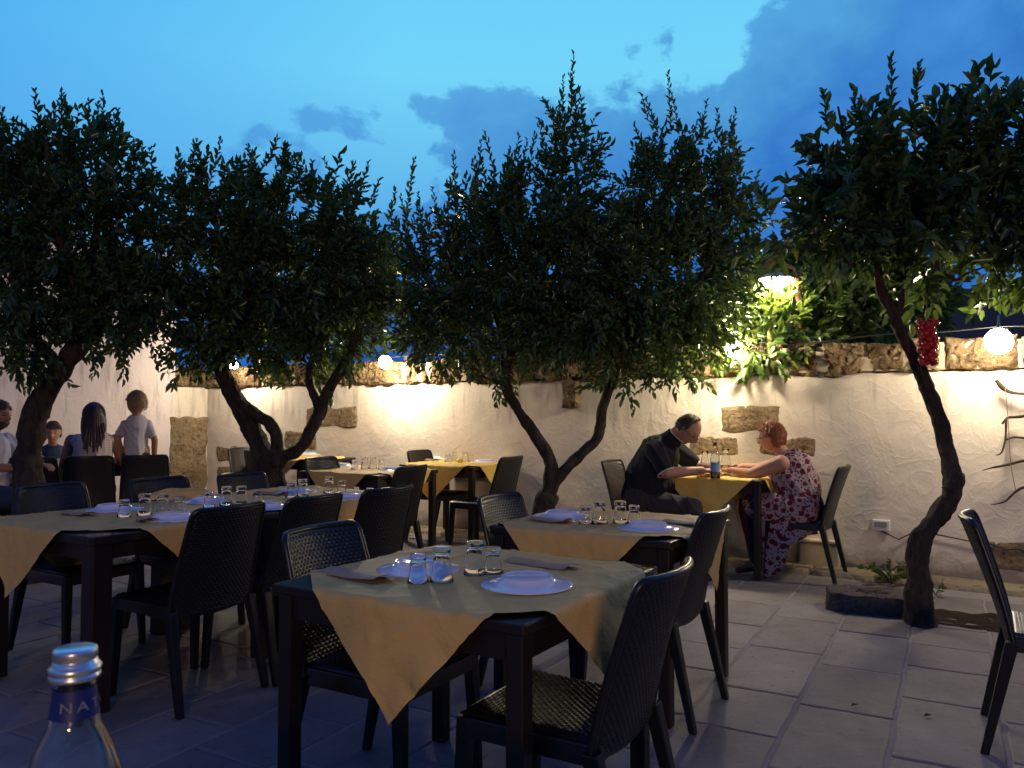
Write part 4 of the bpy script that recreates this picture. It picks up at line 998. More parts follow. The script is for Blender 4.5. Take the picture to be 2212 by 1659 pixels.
# T8 the couple's table
n8_ = Vector((1.85, 5.96, 0)); c8 = ctr(n8_, .82, .74)
make_table(c8.x, c8.y, .82, .74, 'dark table of the dining couple against the wall')
paper(c8.x, c8.y, .82, .74, .70, 'golden lamp-lit paper cloth on the table of the dining couple', seed=9, mat='paper_lit', oy=-.02)
def put(px, py): p = at_z(px, py, TOPZ); return Vector((p.x, p.y, TOPZ))
def bottle(p, label, name='water_bottle', sc=1.0):
    r = empty(name, p); tag(r, label, 'bottle'); r.scale = (sc,) * 3
    o = [(0, .0), (.036, .0), (.038, .006), (.038, .15), (.034, .18), (.022, .215), (.0145, .24), (.0135, .275)]
    i = [(.0115, .275), (.0125, .24), (.020, .215), (.032, .18), (.0355, .15), (.0355, .008), (0, .008)]
    m = MB(); m.lathe(o + i, n=28); m.build('glass_body', M['glassb'], r, True)
    m = MB(); m.lathe([(0, .292), (.014, .292), (.0155, .288), (.0155, .268), (.0137, .268)], n=20); m.build('cap', M['black'], r, True)
    m = MB(); m.lathe([(.0386, .055), (.0386, .125)], n=28); m.build('label', M['label_light'], r, True)
    return r
bottle(put(1545, 1034), 'clear water bottle with pale blue label and dark cap on the couple table', sc=.95)
def carafe(p, label, liq, sc=1.0, lvl=.06):
    r = empty('carafe', p); tag(r, label, 'carafe', 'carafes on the couple table'); r.scale = (sc,) * 3
    m = MB(); m.lathe([(0, 0), (.04, 0), (.044, .02), (.042, .07), (.028, .13), (.022, .165), (.028, .20), (.026, .20), (.020, .165), (.026, .13), (.040, .07), (.0418, .02), (.038, .004), (0, .004)], n=28); m.build('glass_body', M['glass'], r, True)
    m = MB(); m.lathe([(0, .005), (.037, .005), (.0405, .02), (.0405 if lvl < .05 else .0385, lvl), (0, lvl)], n=28); sub_of(m.build('drink', M[liq], r, True), [c for c in r.children if c.name.startswith('glass_body')][0])
carafe(put(1523, 1030), 'clear glass carafe with a little red drink, left of the water bottle', 'rose', 1.0, .022)
carafe(put(1568, 1026), 'glass carafe of amber wine, right of the water bottle', 'wine', 1.05, .075)
def food_plate(p, label, sc=1.0):
    r = empty('dinner_plate', p); tag(r, label, 'plate', 'plates in use on the couple table'); r.scale = (sc,) * 3
    m = MB(); m.lathe([(0, 0), (.07, 0), (.08, .004), (.125, .018), (.125, .021), (.078, .008), (0, .005)], n=36); m.build('dish', M['plate'], r, True)
    m = MB(); rg = random.Random(int(sc * 100))
    for k in range(12): m.sphere((rg.uniform(-.05, .05), rg.uniform(-.05, .05), .014 + rg.random() * .008), (.018, .014, .01), 8, 6)
    sub_of(m.build('food', M['cream'], r, True), [c for c in r.children if c.name.startswith('dish')][0])
food_plate(put(1592, 1024), 'plate of food in front of the woman in the floral dress')
food_plate(put(1500, 1015), 'plate of food in front of the man in the black polo shirt', .93)
napkin(put(1630, 1022), -A32 + .5, 'crumpled paper by the woman elbow on the couple table', 10, .12)
def fork(p, q, label):
    m = MB(); p = Vector(p); q = Vector(q); d = (q - p).normalized(); s = d.cross(Vector((0, 0, 1))).normalized()
    m.tube([p, p + (q - p) * .65], [.003, .0025], 6); m.tube([p + (q - p) * .65, p + (q - p) * .8], [.003, .009], 6)
    for k in (-1.5, -.5, .5, 1.5): m.tube([p + (q - p) * .78 + s * k * .004, q + s * k * .0045], .0012, 5)
    tag(m.build('fork', M['metal'], smooth=True), label, 'fork', 'forks in the hands of the couple'); return p

# foreground bottle and the table it stands on (the camera looks over this table)
make_table(-.05, .30, 1.1, .80, 'table under the camera, carrying the nearest bottle', rot=A32)
paper(-.05, .30, 1.1, .80, .62, 'paper cloth on the table carrying the nearest bottle', seed=10, trot=A32)
fb = at_y(163, 1398, .555); zt = fb.z - .0
r = empty('foreground_bottle', (fb.x, fb.y, TOPZ)); tag(r, 'clear glass water bottle with silver screw cap and blue neck band, near left corner', 'bottle')
hb = zt - TOPZ
P = lambda L: [(rr, hb - dz * .66) for rr, dz in L]
outer = P([(.0125, .004), (.0128, .016), (.0150, .018), (.0150, .024), (.0135, .027), (.0132, .034), (.0138, .050), (.0150, .062), (.0155, .068), (.0165, .078), (.0235, .100), (.031, .135), (.036, .17)]) + [(.0385, .15), (.038, .006), (.035, .0), (0, .0)]
inner = [(0, .006), (.034, .007), (.0355, .15)] + P([(.0335, .17), (.0285, .135), (.021, .100), (.014, .078), (.0125, .062), (.0112, .050), (.0105, .034), (.0103, .004)])
m = MB(); m.lathe((outer + inner)[::-1], n=48); m.build('glass_body', M['glassb'], r, True)
m = MB(); prof = P([(0, 0), (.0120, 0), (.0136, .0012), (.0139, .003), (.0139, .0095), (.0131, .011), (.0131, .0125), (.0142, .0135), (.0142, .0155), (.0155, .0175), (.0168, .020), (.0162, .0235), (.0150, .0245), (.0158, .026), (.0165, .029), (.0160, .031), (.0145, .0315)])
m.lathe(prof[::-1], n=64)
for i, v in enumerate(m.v):      # knurled side
    x, y, z = v
    if hb - .0062 < z < hb - .0020:
        a = math.atan2(y, x); k = 1 + .022 * math.sin(a * 46); m.v[i] = (x * k, y * k, z)
m.build('screw_cap', M['cap'], r, True)
m = MB(); m.lathe(P([(.01355, .0395), (.0142, .052), (.0158, .0685)]), n=48); m.build('neck_band', M['label_blue'], r, True)
tc_ = bpy.data.curves.new('txt', 'FONT'); tc_.body = 'NATURA'; tc_.size = .0108; tc_.space_character = 1.35; tc_.align_x = 'LEFT'; tc_.extrude = .0
to = bpy.data.objects.new('txt', tc_); COL.objects.link(to); dg = bpy.context.evaluated_depsgraph_get()
tm = bpy.data.meshes.new_from_object(to.evaluated_get(dg)); bpy.data.objects.remove(to); 
for v in tm.vertices:
    zz = hb - .0395 + v.co.y * .85; rr = .0152 + (.0006 if v.co.y < .003 else 0); a = -math.pi / 2 - .62 + v.co.x / .0145 + math.atan2(fb.x, fb.y) * -1
    v.co = Vector((math.cos(a) * rr, math.sin(a) * rr, zz))
tm.materials.clear(); tm.materials.append(M['ink']); o = bpy.data.objects.new('lettering', tm); COL.objects.link(o); sub_of(o, [c for c in r.children if c.name.startswith('neck_band')][0])
# ------------------------------------------------------------------ people
class Fig:
    def __init__(s, x, y, d, label):
        s.o = Vector((x, y, 0)); s.f = Vector(d).normalized(); s.l = Vector((-s.f.y, s.f.x, 0)); s.u = Vector((0, 0, 1))
        s.root = empty('person', s.o); tag(s.root, label, 'person')
    def P(s, q): return s.f * q[0] + s.l * q[1] + s.u * q[2]
    def chain(s, mb, pts, rad, n=14):
        for i in range(len(pts) - 1): mb.capsule(s.P(pts[i]), s.P(pts[i+1]), rad[i], rad[i+1], n)
    def ell(s, mb, c, r, tilt=0.0):
        rot = Matrix((s.f, s.l, s.u)).transposed() @ Matrix.Rotation(tilt, 3, 'Y')
        mb.sphere(s.P(c), r, 20, 14, rot)
    def basis(s, yaw=0, pitch=0, roll=0):
        B = Matrix((s.f, s.l, s.u)).transposed()
        return B @ Matrix.Rotation(yaw, 3, 'Z') @ Matrix.Rotation(pitch, 3, 'Y') @ Matrix.Rotation(roll, 3, 'X')
    def head(s, mb, c, yaw=0, pitch=0, sc=1.0, nose=1.0):
        B = s.basis(yaw, pitch); c = s.P(c); s.hb = (B, c, sc)
        def g(a, b):
            th = 2 * math.pi * a; ph = math.pi * (b - .5)
            f, l, u = math.cos(ph) * math.cos(th), math.cos(ph) * math.sin(th), math.sin(ph)
            x, y, z = f * .096, l * .076, u * .115
            if u < 0: y *= 1 - .30 * (-u) ** 1.3; x *= 1 - .10 * (-u) ** 2 if f > 0 else 1 - .45 * (-u) ** 1.2
            if f > 0:
                x += nose * .030 * math.exp(-(l / .15) ** 2) * (math.exp(-((u + .20) / .15) ** 2) + .45 * math.exp(-((u + .02) / .18) ** 2))
                x += .008 * math.exp(-(l / .35) ** 2 - ((u + .50) / .07) ** 2) - .006 * math.exp(-(l / .3) ** 2 - ((u + .58) / .04) ** 2)
                x += .014 * math.exp(-(l / .35) ** 2 - ((u + .85) / .15) ** 2)
                x -= .010 * (math.exp(-((l - .40) / .17) ** 2 - ((u - .06) / .11) ** 2) + math.exp(-((l + .40) / .17) ** 2 - ((u - .06) / .11) ** 2))
                x += .006 * math.exp(-(l / .6) ** 2 - ((u - .26) / .1) ** 2)
            return c + B @ Vector((x, y, z)) * sc
        n0 = len(mb.v); mb.grid(48, 30, g, True)
        for e in (-1, 1): mb.sphere(c + B @ Vector((-.005, e * .079, -.002)) * sc, (.018 * sc, .008 * sc, .032 * sc), 10, 8, B)
    def eyes(s, specs=False):
        B, c, sc = s.hb; m = MB()
        for e in (-1, 1): m.sphere(c + B @ Vector((.081, e * .031, .007)) * sc, (.009 * sc, .013 * sc, .006 * sc), 10, 8, B)
        loc(m.build('eyes', M['black'], s.root, True), s.root).location = (0, 0, 0)
        s.fix()
        m = MB()
        for e in (-1, 1): m.tube([c + B @ Vector((.089 - .006 * abs(k), e * (.018 + .013 * k), .026 + .003 * k)) * sc for k in (0, 1, 2)], [.0035, .004, .002], 6)
        m.build('eyebrows', s.hm, s.root, True)
        if specs:
            m = MB()
            for e in (-1, 1):
                m.tube([c + B @ Vector((.108, e * .034 + .023 * math.cos(w), .004 + .017 * math.sin(w))) * sc for w in [k * math.pi / 8 for k in range(17)]], .0016, 6, False)
                m.tube([c + B @ Vector((.105, e * .057, .010)) * sc, c + B @ Vector((.06, e * .079, .012)) * sc, c + B @ Vector((-.01, e * .084, .012)) * sc], .0016, 6)
            m.tube([c + B @ Vector((.110, -.012, .008)) * sc, c + B @ Vector((.112, .012, .008)) * sc], .0016, 6)
            m.build('spectacles', M['black'], s.root, True)
    def fix(s):
        for ch in s.root.children: ch.matrix_parent_inverse = Matrix.Identity(4)
    def arm_pt(s, q): return s.P(q)
    def hand(s, mb, wrist, d, palm_n, curl=.5, sc=1.0, thumb=1):
        """wrist, d (finger direction), palm_n (palm normal, towards the palm side) in local coordinates"""
        w = s.P(wrist); d = s.P(d).normalized(); pn = s.P(palm_n); pn = (pn - d * pn.dot(d)).normalized(); sd = d.cross(pn) * thumb
        for k in (-1, -.33, .33, 1): mb.capsule(w + sd * k * .016 * sc, w + d * .075 * sc + sd * k * .028 * sc, .015 * sc, .012 * sc, 10)
        L = (.066, .075, .070, .055)
        for i, k in enumerate((1, .33, -.33, -1)):
            b = w + d * .078 * sc + sd * k * .029 * sc; a1 = curl * .7; a2 = curl * 1.5
            d1 = d * math.cos(a1) + pn * math.sin(a1); d2 = d * math.cos(a2) + pn * math.sin(a2)
            m1 = b + d1 * L[i] * .55 * sc; mb.capsule(b, m1, .0092 * sc, .0082 * sc, 8); mb.capsule(m1, m1 + d2 * L[i] * .5 * sc, .0082 * sc, .007 * sc, 8)
        b = w + d * .022 * sc + sd * .022 * sc; td = (d * .7 + sd * .75 + pn * .35).normalized(); t1 = b + td * .042 * sc
        mb.capsule(b, t1, .0125 * sc, .0095 * sc, 8); mb.capsule(t1, t1 + (td * .6 + d * .5 + pn * .3).normalized() * .032 * sc, .0095 * sc, .0078 * sc, 8)
        return w + d * .09 * sc + pn * .02 * sc
    def skin(s, mb, name, mat, vox=.006, smooth=3, fac=.5, folds=0, strands=None):
        o = mb.build(name, mat, s.root, True)
        r = o.modifiers.new('r', 'REMESH'); r.mode = 'VOXEL'; r.voxel_size = vox; r.use_smooth_shade = True
        q = o.modifiers.new('s', 'SMOOTH'); q.iterations = smooth; q.factor = fac
        dg = bpy.context.evaluated_depsgraph_get(); me = bpy.data.meshes.new_from_object(o.evaluated_get(dg)); me.name = name
        o.modifiers.clear(); o.data = me
        if not me.materials: me.materials.append(mat)
        if strands is not None:
            n = len(me.vertices); C = np.empty(n * 3, np.float32); me.vertices.foreach_get('co', C); C = C.reshape(-1, 3)
            Nn = np.array([tuple(q.vector) for q in me.vertex_normals], np.float32); c0 = np.array(s.P(strands)[:])
            an = np.arctan2(C[:, 1] - c0[1], C[:, 0] - c0[0]) 
            h = .0022 * (np.sin(an * 41) + .7 * np.sin(an * 67 + 1.3)) * np.clip((c0[2] + .11 - C[:, 2]) * 14, .15, 1)
            me.vertices.foreach_set('co', (C + Nn * h[:, None]).astype(np.float32).ravel()); me.update()
        if folds:
            n = len(me.vertices); C = np.empty(n * 3, np.float32); me.vertices.foreach_get('co', C); C = C.reshape(-1, 3)
            Nn = np.array([tuple(q.vector) for q in me.vertex_normals], np.float32)
            a = C * 9.0; ph = np.sin(a[:, 0] * 1.3 + a[:, 2] * .7) * 1.6 + np.sin(a[:, 1] * 1.7 - a[:, 2] * .9 + 1) * 1.4
            r1 = np.abs(np.sin(a[:, 0] * 1.1 + a[:, 1] * .8 + ph + a[:, 2] * .5)); r2 = np.abs(np.sin(a[:, 1] * 1.9 - a[:, 2] * 1.2 + ph * 1.3))
            h = ((1 - r1) ** 2 + .6 * (1 - r2) ** 3) * folds - folds * .3
            me.vertices.foreach_set('co', (C + Nn * h[:, None]).astype(np.float32).ravel()); me.update()
        me.polygons.foreach_set('use_smooth', [True] * len(me.polygons)); return o
    def ring(s, c, nrm, r1, r2, th, name='trim', mat='trim'):
        c = s.P(c); n = s.P(nrm).normalized(); a = n.cross(Vector((0, 0, 1))); a = a.normalized() if a.length > .1 else s.f; b = n.cross(a)
        m = MB(); m.tube([c + a * math.cos(w) * r1 + b * math.sin(w) * r2 for w in [k * math.pi / 12 for k in range(25)]], th, 6, False)
        return m.build(name, M[mat], s.root, True)
    def hair(s, fn, mat, name='hair', nu=64, nv=40, amp=.004, tufts=700, tl=.026):
        """fn(f,l,u)-> scale over the head radius or 0 for none; builds a closed cap shell"""
        B, c, sc = s.hb; m = MB()
        def g(a, b):
            th = 2 * math.pi * a; ph = math.pi * (b - .5)
            f, l, u = math.cos(ph) * math.cos(th), math.cos(ph) * math.sin(th), math.sin(ph)
            k = fn(f, l, u); q = Vector((f, l, u))
            h = k + (noise.noise(q * 9) * amp * 8 + noise.noise(q * 22) * amp * 4) * (1 if k > .9 else 0)
            x, y, z = f * .094 * h - .004, l * .078 * h, u * .113 * h
            return c + B @ Vector((x, y, z)) * sc
        m.grid(nu, nv, g, True); s.hm = mat
        rg = random.Random(nu + int(c.x * 100)); n = 0
        while n < tufts:
            th = rg.uniform(0, 6.283); u = rg.uniform(-1, 1); q = math.sqrt(1 - u * u); f, l = q * math.cos(th), q * math.sin(th); k = fn(f, l, u)
            if k < .9: n += .2; continue
            n += 1; nrm = Vector((f, l, u)); base = Vector((f * .094 * k - .004, l * .078 * k, u * .113 * k)) * .985
            tn = Vector((-.25 + rg.gauss(0, .5), rg.gauss(0, .5), -.8 + rg.gauss(0, .4))); tn = (tn - nrm * tn.dot(nrm)).normalized(); sd = tn.cross(nrm) * (.0035 + rg.random() * .003)
            L = tl * rg.uniform(.6, 1.3); a = base; b_ = base + tn * L * .5 + nrm * L * .30; e = base + tn * L + nrm * L * rg.uniform(-.1, .35)
            m.add([c + B @ w_ * sc for w_ in (a - sd, a + sd, b_ + sd * .8, b_ - sd * .8, e)], [(0, 1, 2, 3), (3, 2, 4)])
        return m.build(name, mat, s.root, True)
def sm(a, b, x): t = min(1, max(0, (x - a) / (b - a))); return t * t * (3 - 2 * t)

# --- the man at the couple's table (faces right)
p = Fig(1.08, 6.42, RG, 'man in black polo shirt with white piping, leaning over his plate by the wall')
HC = (.345, -.01, 1.125)
b = MB()
p.head(b, HC, -.05, .78, 1.03)
p.chain(b, [(.16, 0, 1.0), (.27, 0, 1.10)], [.065, .062])
p.chain(b, [(0, 0, .56), (.02, 0, .74), (.10, 0, .93)], [.165, .16, .14])
SHr, ELr, WRr = (.14, -.18, .97), (.25, -.22, .80), (.47, -.05, .815)
SHl, ELl, WRl = (.16, .18, .97), (.34, .25, .82), (.48, .14, .825)
for A_, E_, W_, k in ((SHr, ELr, WRr, 1), (SHl, ELl, WRl, -1)):
    p.chain(b, [A_, E_, W_], [.062, .047, .031])
    dd = Vector(W_) - Vector(E_); dd.z -= .02; q = p.hand(b, W_, dd + Vector((0, .02 * k, 0)), (0, .2 * k, -1), .75, 1.05, thumb=k)
for e in (-1, 1):
    p.chain(b, [(0, e*.10, .53), (.42, e*.13, .52), (.40, e*.14, .09)], [.075, .050, .040])
p.skin(b, 'body', M['skin'], .0055, 2)
p.hair(lambda f, l, u: (1.06 if u > .0 else 1.0) * (1 if (u > .52 and f < .18) or (f < .25 and u > -.25 and abs(l) > .0 and not (f > -.05 and u < .1)) else .80), M['hair_grey'])
p.eyes(True); p.fix()
b = MB(); p.chain(b, [(-.01, 0, .60), (.015, 0, .74), (.10, 0, .92)], [.19, .185, .165]); p.ell(b, (.05, 0, .68), (.19, .19, .17)); p.ell(b, (.10, 0, .93), (.13, .20, .12), .5)
for A_, E_ in ((SHr, ELr), (SHl, ELl)): A_ = Vector(A_); E_ = Vector(E_); p.chain(b, [tuple(A_), tuple(A_ + (E_ - A_) * .70)], [.082, .072])
p.chain(b, [(.15, 0, 1.0), (.225, 0, 1.062)], [.085, .074]); p.skin(b, 'polo_shirt', M['black_shirt'], .007, 4, folds=.012)
for A_, E_ in ((SHr, ELr), (SHl, ELl)): A_ = Vector(A_); E_ = Vector(E_); p.ring(tuple(A_ + (E_ - A_) * 1.0), tuple(E_ - A_), .069, .069, .004, 'sleeve_piping')
p.ring((.268, 0, 1.075), (.6, 0, .62), .076, .080, .003, 'collar_piping')
b = MB()
for e in (-1, 1): p.chain(b, [(-.02, e*.09, .545), (.43, e*.13, .54), (.40, e*.14, .13)], [.11, .075, .058])
p.chain(b, [(-.01, -.05, .57), (-.01, .05, .57)], [.165, .165]); p.skin(b, 'trousers', M['trousers'], .008, 4, folds=.012)
b = MB()
for e in (-1, 1): p.chain(b, [(.38, e*.14, .06), (.55, e*.145, .035)], [.045, .035])
p.skin(b, 'shoes', M['black'], .008, 3); p.fix()
a_ = p.P((.57, .02, .80)) + p.o; fork(a_, a_ + p.f * .13 + p.l * .05 - Vector((0, 0, .018)), 'fork held by the man in the black polo shirt')

# --- the woman (faces left, seen from her left and a little behind)
p = Fig(2.20, 6.15, L_, 'woman with short auburn hair in a pink floral sleeveless dress, eating at the wall table')
b = MB()
p.head(b, (.20, 0, 1.065), .0, .22, .98)
p.chain(b, [(.10, 0, .92), (.16, 0, 1.0)], [.055, .05])
p.chain(b, [(0, 0, .53), (.0, 0, .70), (.05, 0, .84)], [.16, .145, .125])
SHn, ELn, WRn = (.09, .175, .875), (.30, .22, .785), (.50, .10, .80)
SHf, ELf, WRf = (.09, -.175, .875), (.36, -.17, .80), (.46, -.10, .82)
for A_, E_, W_, k in ((SHn, ELn, WRn, -1), (SHf, ELf, WRf, 1)):
    p.chain(b, [A_, E_, W_], [.064, .045, .028]); dd = Vector(W_) - Vector(E_)
    p.hand(b, W_, dd, (0, .2 * k, -1), .65, .92, thumb=k)
for e in (-1, 1): p.chain(b, [(0, e*.10, .53), (.40, e*.11, .52), (.30, e*.11, .10)], [.10, .07, .042])
p.skin(b, 'body', M['skin'], .0055, 2)
p.hair(lambda f, l, u: (1.17 if u > -.1 else 1.08) * (1 if (u > .48 and f < .80) or (f < -.02 and u > -.62) or (f < .30 and u > .15) else .74), M['hair_red'], amp=.010, tufts=1100, tl=.028)
p.eyes(True); p.fix()
b = MB()
p.chain(b, [(.01, 0, .54), (.01, 0, .70), (.04, 0, .84)], [.175, .17, .14]); p.ell(b, (.06, 0, .76), (.17, .17, .13))
p.ell(b, (.045, 0, .87), (.11, .155, .09), .3)
p.chain(b, [(-.02, -.08, .52), (.30, -.10, .535)], [.15, .115]); p.chain(b, [(-.02, .08, .52), (.30, .10, .535)], [.15, .115]); p.chain(b, [(.05, .0, .52), (.30, .0, .52)], [.14, .10])
p.skin(b, 'dress', M['floral'], .007, 5, folds=.012)
b = MB()      # hanging skirt with a long point on the near side
def sk_(u, v, off):
    a = -.35 + u * (math.pi + .75); f = math.cos(a); l = math.sin(a)
    x = .10 + .33 * f * (1 - .08 * v) if f > 0 else .10 + .22 * f; y = .205 * l * (1 + .06 * v)
    L = .16 + .32 * math.exp(-((u - .42) / .16) ** 2); fo = .016 * math.sin(u * 34) * v
    return p.P((x + fo + off * f - .03 * v * max(0, f), y + fo * .6 + off * l, .50 - L * v))
b.grid(60, 16, lambda u, v: sk_(u, v, 0)); b.grid(60, 16, lambda u, v: sk_(u, v, -.006), True)
b.build('skirt', M['floral'], p.root, True)
b = MB()
for e in (-1, 1): p.chain(b, [(.38, e*.11, .52), (.30, e*.11, .12)], [.078, .050])
p.skin(b, 'leggings', M['leggings'], .009, 3)
b = MB()
for e in (-1, 1): p.chain(b, [(.30, e*.11, .07), (.44, e*.115, .03)], [.038, .028])
p.skin(b, 'shoes', M['black'], .008, 2); p.fix()
a_ = p.P((.56, -.10, .80)) + p.o; fork(a_, a_ + p.f * .10 - p.l * .03 - Vector((0, 0, .015)), 'fork held by the woman in the floral dress')

# --- family at the far left
# boy standing on a chair, back to us, looking left
d_ = Vector((-.35, .93, 0)); p = Fig(-3.58, 7.62, d_, 'small boy in a white T-shirt standing on a chair, turned away at the family table')
b = MB(); zb = .455
p.head(b, (.0, 0, zb + .885), .75, .12, 1.0)
p.chain(b, [(-.01, 0, zb + .72), (0, 0, zb + .82)], [.04, .038]); p.chain(b, [(0, 0, zb + .46), (0, 0, zb + .70)], [.085, .085])
p.chain(b, [(0, -.10, zb + .69), (-.03, -.165, zb + .54), (.02, -.16, zb + .38)], [.036, .03, .024]); p.hand(b, (.02, -.16, zb + .38), (.05, 0, -1), (0, 1, 0), .5, .62, 1)
p.chain(b, [(0, .10, zb + .69), (.03, .155, zb + .56), (.08, .195, zb + .46)], [.036, .03, .024]); p.hand(b, (.08, .21, zb + .46), (.3, .2, -1), (0, -1, 0), .5, .62, -1)
for e in (-1, 1): p.chain(b, [(0, e*.06, zb + .44), (0, e*.065, zb + .24), (0, e*.07, zb + .04)], [.065, .05, .036]); p.chain(b, [(0, e*.07, zb + .03), (.09, e*.07, zb + .025)], [.03, .022])
p.skin(b, 'body', M['skin_d'], .006, 2)
p.hair(lambda f, l, u: 1.10 * (1 if (u > .28 and f < .85) or (f < .15 and u > -.45) else .76), M['hair_fair'], amp=.006); p.eyes()
b = MB(); p.chain(b, [(0, 0, zb + .46), (0, 0, zb + .68)], [.105, .105]); p.ell(b, (0, 0, zb + .675), (.075, .12, .075))
p.chain(b, [(0, -.095, zb + .68), (-.02, -.14, zb + .59)], [.045, .042]); p.chain(b, [(0, .095, zb + .68), (.02, .135, zb + .60)], [.045, .042]); p.chain(b, [(0, 0, zb + .37), (0, 0, zb + .46)], [.10, .105])
p.skin(b, 'tee_shirt', M['grey_shirt'], .007, 3, folds=.009)
b = MB()
for e in (-1, 1): p.chain(b, [(0, e*.05, zb + .38), (0, e*.062, zb + .20)], [.082, .062])
p.skin(b, 'shorts', M['jeans'], .008, 3); p.fix()

# woman in striped top, back to us
d_ = Vector((-.45, .89, 0)); p = Fig(-3.88, 7.42, d_, 'woman with long brown hair and a striped pale top, her back to the camera')
b = MB(); p.head(b, (.04, 0, 1.215), .05, .1, 1.0); p.chain(b, [(0, 0, 1.04), (.02, 0, 1.12)], [.055, .05]); p.chain(b, [(0, 0, .56), (-.01, 0, .95)], [.15, .13])
for e in (-1, 1):
    A_, E_, W_ = (0, e*.18, 1.0), (.08, e*.24, .78), (.30, e*.16, .80); p.chain(b, [A_, E_, W_], [.052, .042, .028]); p.hand(b, W_, (1, -e*.3, 0), (0, 0, -1), .5, .92, e * -1)
    p.chain(b, [(0, e*.10, .54), (.42, e*.11, .53), (.38, e*.11, .08)], [.09, .065, .042]); p.chain(b, [(.38, e*.11, .06), (.5, e*.11, .03)], [.04, .03])
p.skin(b, 'body', M['skin_d'], .006, 2)
b = MB(); p.chain(b, [(-.01, 0, .56), (-.01, 0, .94)], [.18, .165]); p.ell(b, (0, 0, .99), (.10, .205, .085)); p.skin(b, 'striped_top', M['striped'], .008, 4, folds=.010)
b = MB(); rg = random.Random(5)
p.ell(b, (.02, 0, 1.235), (.112, .098, .12)); p.ell(b, (-.05, 0, 1.13), (.075, .098, .16)); p.ell(b, (-.075, 0, 1.03), (.05, .092, .14)); p.ell(b, (.01, -.075, 1.13), (.06, .03, .13)); p.ell(b, (.01, .075, 1.13), (.06, .03, .13))
for k in range(26): l0 = -.085 + .17 * k / 25; p.chain(b, [(-.095, l0, 1.14), (-.155, l0 * .95, 1.02), (-.185, l0 * .8 + rg.uniform(-.01, .01), .90 + rg.uniform(-.02, .06))], [.016, .013, .004], 6)
p.skin(b, 'hair', M['hair_brown'], .0045, 2, strands=(0, 0, 1.235)); p.hm = M['hair_brown']; p.eyes(); 
b = MB(); p.chain(b, [(0, -.08, .54), (.40, -.11, .54)], [.12, .08]); p.chain(b, [(0, .08, .54), (.40, .11, .54)], [.12, .08]); p.skin(b, 'trousers', M['jeans'], .009, 3); p.fix()

# girl across the table facing us
d_ = Vector((.50, -.86, 0)); p = Fig(-4.85, 8.45, d_, 'girl with dark tied-back hair facing the camera across the family table')
b = MB(); p.head(b, (.12, 0, 1.045), -.1, .18, .95); p.chain(b, [(.03, 0, .88), (.09, 0, .96)], [.045, .042]); p.chain(b, [(0, 0, .52), (.02, 0, .82)], [.12, .105])
for e in (-1, 1):
    A_, E_, W_ = (.02, e*.15, .85), (.18, e*.21, .78), (.38, e*.14, .80); p.chain(b, [A_, E_, W_], [.042, .034, .024]); p.hand(b, W_, (1, -e*.2, 0), (0, 0, -1), .5, .8, e * -1)
    p.chain(b, [(0, e*.08, .50), (.36, e*.09, .50), (.34, e*.09, .06)], [.075, .055, .036])
p.skin(b, 'body', M['skin'], .006, 2)
p.hair(lambda f, l, u: 1.08 * (1 if (u > .42 and f < .9) or (f < .15 and u > -.5) else .76), M['hair_brown']); p.eyes()
b = MB(); p.chain(b, [(0, 0, .52), (.02, 0, .80)], [.145, .13]); p.ell(b, (.02, 0, .85), (.075, .165, .06)); p.skin(b, 'top', M['jeans'], .008, 3); p.fix()

# bearded man at the left edge, in profile facing right
d_ = Vector((.93, -.10, 0)); p = Fig(-4.49, 6.85, d_, 'bearded dark-haired man in profile, cut by the left edge of the picture')
b = MB(); p.head(b, (.10, 0, 1.235), -.1, .12, 1.05); p.chain(b, [(0, 0, 1.04), (.06, 0, 1.14)], [.068, .062]); p.chain(b, [(0, 0, .56), (0, 0, .94)], [.165, .15])
for e in (-1, 1):
    A_, E_, W_ = (0, e*.20, 1.0), (.16, e*.26, .80), (.38, e*.16, .80); p.chain(b, [A_, E_, W_], [.06, .046, .032]); p.hand(b, W_, (1, -e*.3, 0), (0, 0, -1), .6, 1.05, e * -1)
    p.chain(b, [(0, e*.10, .54), (.44, e*.13, .53), (.42, e*.13, .08)], [.095, .07, .045]); p.chain(b, [(.42, e*.13, .05), (.56, e*.13, .03)], [.045, .035])
p.skin(b, 'body', M['skin_d'], .006, 2)
p.hair(lambda f, l, u: 1.08 * (1 if (u > .45 and f < .8) or (f < .1 and u > -.3) else .74), M['hair_brown'], amp=.006); p.eyes()
p.hair(lambda f, l, u: 1.06 * (1 if (u < -.38 and u > -.97 and f > -.1 and not (f > .6 and -.62 < u < -.47 and abs(l) < .25)) else .70), M['hair_brown'], 'beard', amp=.003)
b = MB(); p.chain(b, [(0, 0, .58), (0, 0, .93)], [.19, .175]); p.ell(b, (0, 0, .98), (.12, .22, .09))
for e in (-1, 1): p.chain(b, [(0, e*.20, 1.0), (.12, e*.25, .85)], [.078, .062])
p.skin(b, 'shirt', M['grey_shirt'], .008, 4, folds=.012); 
b = MB()
for e in (-1, 1): p.chain(b, [(0, e*.09, .55), (.44, e*.13, .54), (.42, e*.13, .12)], [.12, .085, .06])
p.skin(b, 'trousers', M['jeans'], .009, 3); p.fix()
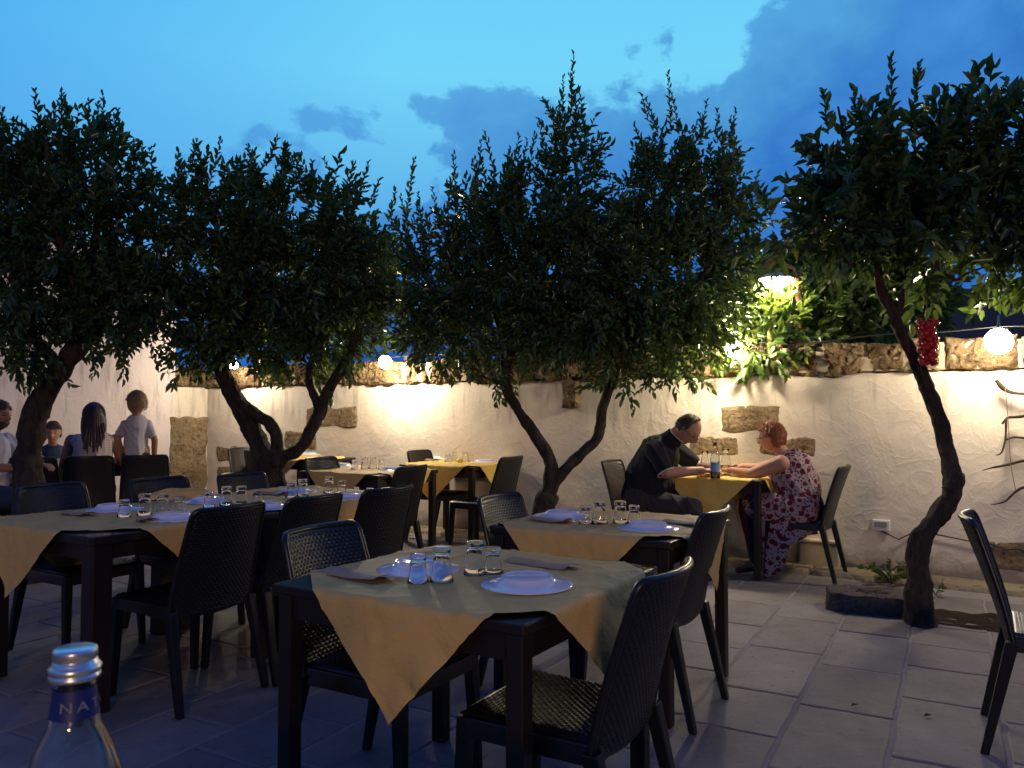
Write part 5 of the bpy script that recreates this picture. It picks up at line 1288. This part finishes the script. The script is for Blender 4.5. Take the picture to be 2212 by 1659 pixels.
# dark-haired child beside the leaning trunk
d_ = Vector((-.1, 1, 0)); p = Fig(-4.45, 7.30, d_, 'dark-haired child mostly hidden by the leaning trunk at the family table')
b = MB(); p.head(b, (.04, 0, 1.03), .3, .1, .90); p.chain(b, [(0, 0, .86), (.02, 0, .94)], [.045, .04]); p.chain(b, [(0, 0, .52), (0, 0, .80)], [.115, .10])
for e in (-1, 1):
    A_, E_, W_ = (0, e*.14, .83), (.10, e*.19, .70), (.28, e*.12, .80); p.chain(b, [A_, E_, W_], [.04, .033, .023]); p.hand(b, W_, (1, -e*.2, 0), (0, 0, -1), .5, .75, e * -1)
    p.chain(b, [(0, e*.08, .50), (.34, e*.09, .50), (.32, e*.09, .08)], [.075, .055, .036])
p.skin(b, 'body', M['skin_d'], .006, 2)
p.hair(lambda f, l, u: 1.10 * (1 if (u > .4 and f < .85) or (f < .2 and u > -.6) else .76), M['hair_brown']); p.eyes()
b = MB(); p.chain(b, [(0, 0, .52), (0, 0, .79)], [.14, .125]); p.ell(b, (0, 0, .83), (.075, .155, .06)); p.skin(b, 'top', M['black_shirt'], .008, 3); p.fix()
# chairs that carry the family members across
# things on the family table: plates, glasses, a bottle
for px, py, lb in ((165, 972, 'glass on the family table beside the girl'), (148, 975, 'glass on the family table in front of the girl')):
    q = at_z(px, py, TOPZ)
q = c7; 
bottle(Vector((c7.x - .10, c7.y - .25, TOPZ)), 'clear bottle on the family table, behind the leaning trunk')
for k, (dx, dy, lb) in enumerate(((.15, .05, 'white plate on the family table near the woman'), (-.18, .38, 'white plate on the family table near the girl'))):
    plate((c7.x + dx, c7.y + dy, TOPZ), lb, .95)
chair(-4.88, 8.49, Vector((.50, -.86, 0)), 'chair of the girl on the far side of the family table')
chair(-4.52, 6.85, Vector((.93, -.10, 0)), 'chair of the bearded man at the left edge')
chair(-4.45, 7.26, Vector((-.1, 1, 0)), 'chair of the dark-haired child beside the leaning trunk')
# ------------------------------------------------------------------ camera and render settings
cam = bpy.data.cameras.new('camera'); co_ = bpy.data.objects.new('camera', cam); COL.objects.link(co_); SC.camera = co_
cam.sensor_fit = 'HORIZONTAL'; cam.sensor_width = 36; cam.lens = F / 2212 * 36; cam.clip_end = 2000; cam.clip_start = .05
co_.location = (0, 0, H); co_.rotation_euler = (math.pi / 2 + TH, 0, 0)
cam.dof.use_dof = True; cam.dof.focus_distance = 4.5; cam.dof.aperture_fstop = 16
SC.view_settings.view_transform = 'Standard'; SC.view_settings.look = 'None'; SC.view_settings.gamma = 1; SC.view_settings.exposure = 0
cy = SC.cycles
cy.max_bounces = 8; cy.diffuse_bounces = 3; cy.glossy_bounces = 3; cy.transmission_bounces = 8; cy.transparent_max_bounces = 6
cy.caustics_reflective = False; cy.caustics_refractive = True; cy.sample_clamp_indirect = 4.0; cy.sample_clamp_direct = 0
cy.use_denoising = True
try: cy.denoiser = 'OPENIMAGEDENOISE'
except Exception: pass
cy.use_adaptive_sampling = True; cy.adaptive_threshold = .015
